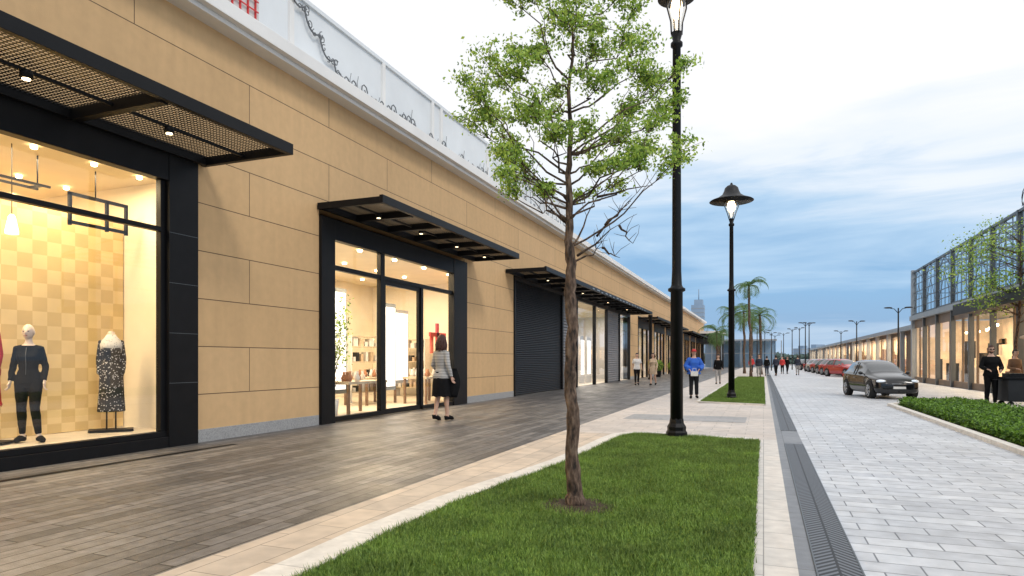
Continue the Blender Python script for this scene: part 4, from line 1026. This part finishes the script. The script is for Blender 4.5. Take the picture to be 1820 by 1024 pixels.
for x,h in ((.2,.16),(.38,.22),(.55,.14)): b.lathe([(.06,0),(.07,h*.7),(.03,h),(.03,h+.03)],(x,.05,.83),12)
b.split("pot",M_rim,e)
for x in (-.45,.6):
    for y in (-.28,.28):
        b=MB(); b.tube([(x,y-.02,.08),(x,y+.02,.08)],.08,14); b.obj("wheel",M_tyre,e)
def planter(loc,sc_):
    e=thing("potted_plant","green shrub in dark planter outside the shops","plant",loc,R(0,3),sc_,group="planters outside shops")
    b=MB(); b.lathe([(.22,0),(.3,.5),(.33,.52),(.28,.52),(.26,.45),(0,.45)],(0,0,0),14); b.obj("pot",M_darkgrey,e)
    b=MB(); C=np.random.normal(0,1,(900,3)); C/=np.linalg.norm(C,axis=1)[:,None]; C*=np.random.uniform(.3,1,(900,1))**.5*np.array([.45,.45,.5]); C+=np.array([0,0,.95]); b.leaves(C,.07,(0,1,2),(.1,.4,.5)); b.obj("foliage",LEAF,e); return e
p0=planter((-7.5,50,0),.9)
for y in (57,70,80): dup(p0,(-7.5+R(-.2,.2),y,0),R(0,3),R(.8,1.1))
e=thing("indoor_tree","slim leafy plant in white pot inside lit shop window","plant",(-8.95,11.9,.03))
b=MB(); b.lathe([(.16,0),(.2,.4),(.17,.4),(0,.36)],(0,0,0),14); b.obj("pot",M_cwhite,e)
b=MB(); C=[]
random.seed(8)
for i in range(20):
    en=Vector((R(-.32,.32),R(-.32,.32),R(1.0,2.6))); b.tube(wob((0,0,.38),en,4,.06),[.012,.009,.007,.005,.003],5)
    for j in range(55): C.append(tuple(en+Vector((random.gauss(0,.08),random.gauss(0,.08),random.gauss(-.05,.14)))))
b.obj("stem",M_bark,e); b=MB(); b.leaves(C,.035,(0,1,2),(.1,.4,.5)); b.obj("foliage",LEAF,e)

# ------------------------------------------------------------------ distance
T=thing("distant_tower","hazy blue glass office tower on the horizon","tower",(-45,500,0))
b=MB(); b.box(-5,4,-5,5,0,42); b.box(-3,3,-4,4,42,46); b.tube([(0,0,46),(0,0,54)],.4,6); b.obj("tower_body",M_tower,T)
b=MB()
for z in range(3,42,3): b.box(-5.1,4.1,-5.1,5.1,z,z+.6)
b.obj("floor_bands",M_sgrey,T)
random.seed(3)
for i in range(16):
    x=R(-90,140);y=R(420,640); e=thing("distant_building","hazy low building on the horizon","building",(x,y,0),R(0,1),group="distant skyline buildings")
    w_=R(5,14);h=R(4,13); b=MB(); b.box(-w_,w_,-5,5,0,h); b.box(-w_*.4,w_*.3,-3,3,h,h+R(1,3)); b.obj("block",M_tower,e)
    b=MB()
    for z in np.arange(2,h,2.5): b.box(-w_-.05,w_+.05,-5.05,5.05,z,z+.5)
    b.obj("window_band",M_sgrey,e)
b=MB(); C=[]
for i in range(9000):
    x=R(-70,60); y=R(215,225); h=2.2+2.3*noise.noise(Vector((x*.06,1,2)))+1.2*noise.noise(Vector((x*.3,5,2))); C.append((x,y,R(0,max(1,h+1.3))))
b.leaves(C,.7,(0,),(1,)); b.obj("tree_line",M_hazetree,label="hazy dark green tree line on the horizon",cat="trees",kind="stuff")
e=thing("glass_pavilion","small glass pavilion at the far end of the promenade","building",(-6,118,0))
b=MB()
for x in np.arange(-4,9,1.6): b.box(x-.07,x+.07,-.1,.1,0,4.6)
b.box(-4.1,8.1,-.15,6,4.6,4.85); b.box(-4.1,8.1,-.12,.12,2.4,2.5); b.obj("frame",M_sgrey,e)
b=MB(); b.box(-4,8,.13,.15,0,4.6); b.obj("glazing",M_glassd,e)
b=MB(); b.box(-4,8,5.8,6,0,4.6); b.obj("rear_wall",M_tower,e)

# ------------------------------------------------------------------ world, sun, camera
W=bpy.data.worlds.new("World"); sc.world=W; W.use_nodes=True; nt=W.node_tree; N=nt.nodes; L=nt.links
bg=N["Background"]; bg.inputs[1].default_value=1.1
sky=N.new("ShaderNodeTexSky"); sky.sky_type='NISHITA'; sky.sun_disc=False; sky.sun_elevation=math.radians(40); sky.sun_rotation=math.radians(120)
skys=N.new("ShaderNodeVectorMath"); skys.operation='SCALE'; skys.inputs["Scale"].default_value=.10; L.new(sky.outputs[0],skys.inputs[0])
tc=N.new("ShaderNodeTexCoord"); mp=N.new("ShaderNodeMapping"); mp.inputs["Scale"].default_value=(1,1,7); L.new(tc.outputs["Generated"],mp.inputs[0])
nz=N.new("ShaderNodeTexNoise"); nz.inputs["Scale"].default_value=2.4; nz.inputs["Detail"].default_value=8; nz.inputs["Roughness"].default_value=.54; nz.inputs["Distortion"].default_value=.4; L.new(mp.outputs[0],nz.inputs["Vector"])
sp=N.new("ShaderNodeSeparateXYZ"); L.new(tc.outputs["Generated"],sp.inputs[0])
m1=N.new("ShaderNodeMath"); m1.operation='MULTIPLY_ADD'; m1.inputs[1].default_value=.34; L.new(nz.outputs["Fac"],m1.inputs[0]); 
m2=N.new("ShaderNodeMath"); m2.operation='SUBTRACT'; L.new(sp.outputs[2],m2.inputs[0]); m2.inputs[1].default_value=.165; L.new(m2.outputs[0],m1.inputs[2])
cr=N.new("ShaderNodeValToRGB"); e=cr.color_ramp.elements; e[0].position=0; e[0].color=(.46,.61,.80,1); e[1].position=.33; e[1].color=(.98,.985,1,1)
for p,c in ((.045,(.27,.45,.69)),(.12,(.27,.48,.74)),(.18,(.46,.65,.86)),(.25,(.84,.90,.97))):
    k=e.new(p); k.color=(*c,1)
L.new(m1.outputs[0],cr.inputs[0])
mx=N.new("ShaderNodeMix"); mx.data_type='RGBA'; mx.inputs[0].default_value=.92; L.new(skys.outputs[0],mx.inputs[6]); L.new(cr.outputs[0],mx.inputs[7])
L.new(mx.outputs[2],bg.inputs[0])
sl=bpy.data.lights.new("sun",'SUN'); sl.energy=1.2; sl.angle=math.radians(12); sl.color=(1,.95,.88)
so=bpy.data.objects.new("sun",sl); so.rotation_euler=Vector((-.7,.45,-.75)).to_track_quat('-Z','Y').to_euler(); col.objects.link(so)
cam=bpy.data.cameras.new("camera"); co=bpy.data.objects.new("camera",cam); col.objects.link(co); sc.camera=co
co.location=(0,0,1.3); co.rotation_euler=(math.radians(90),0,math.radians(21.24)); cam.lens=22.75; cam.sensor_width=36; cam.shift_y=.0703; cam.clip_end=8000; cam.clip_start=.05
sc.view_settings.view_transform='Standard'; sc.view_settings.look='None'; sc.view_settings.exposure=0
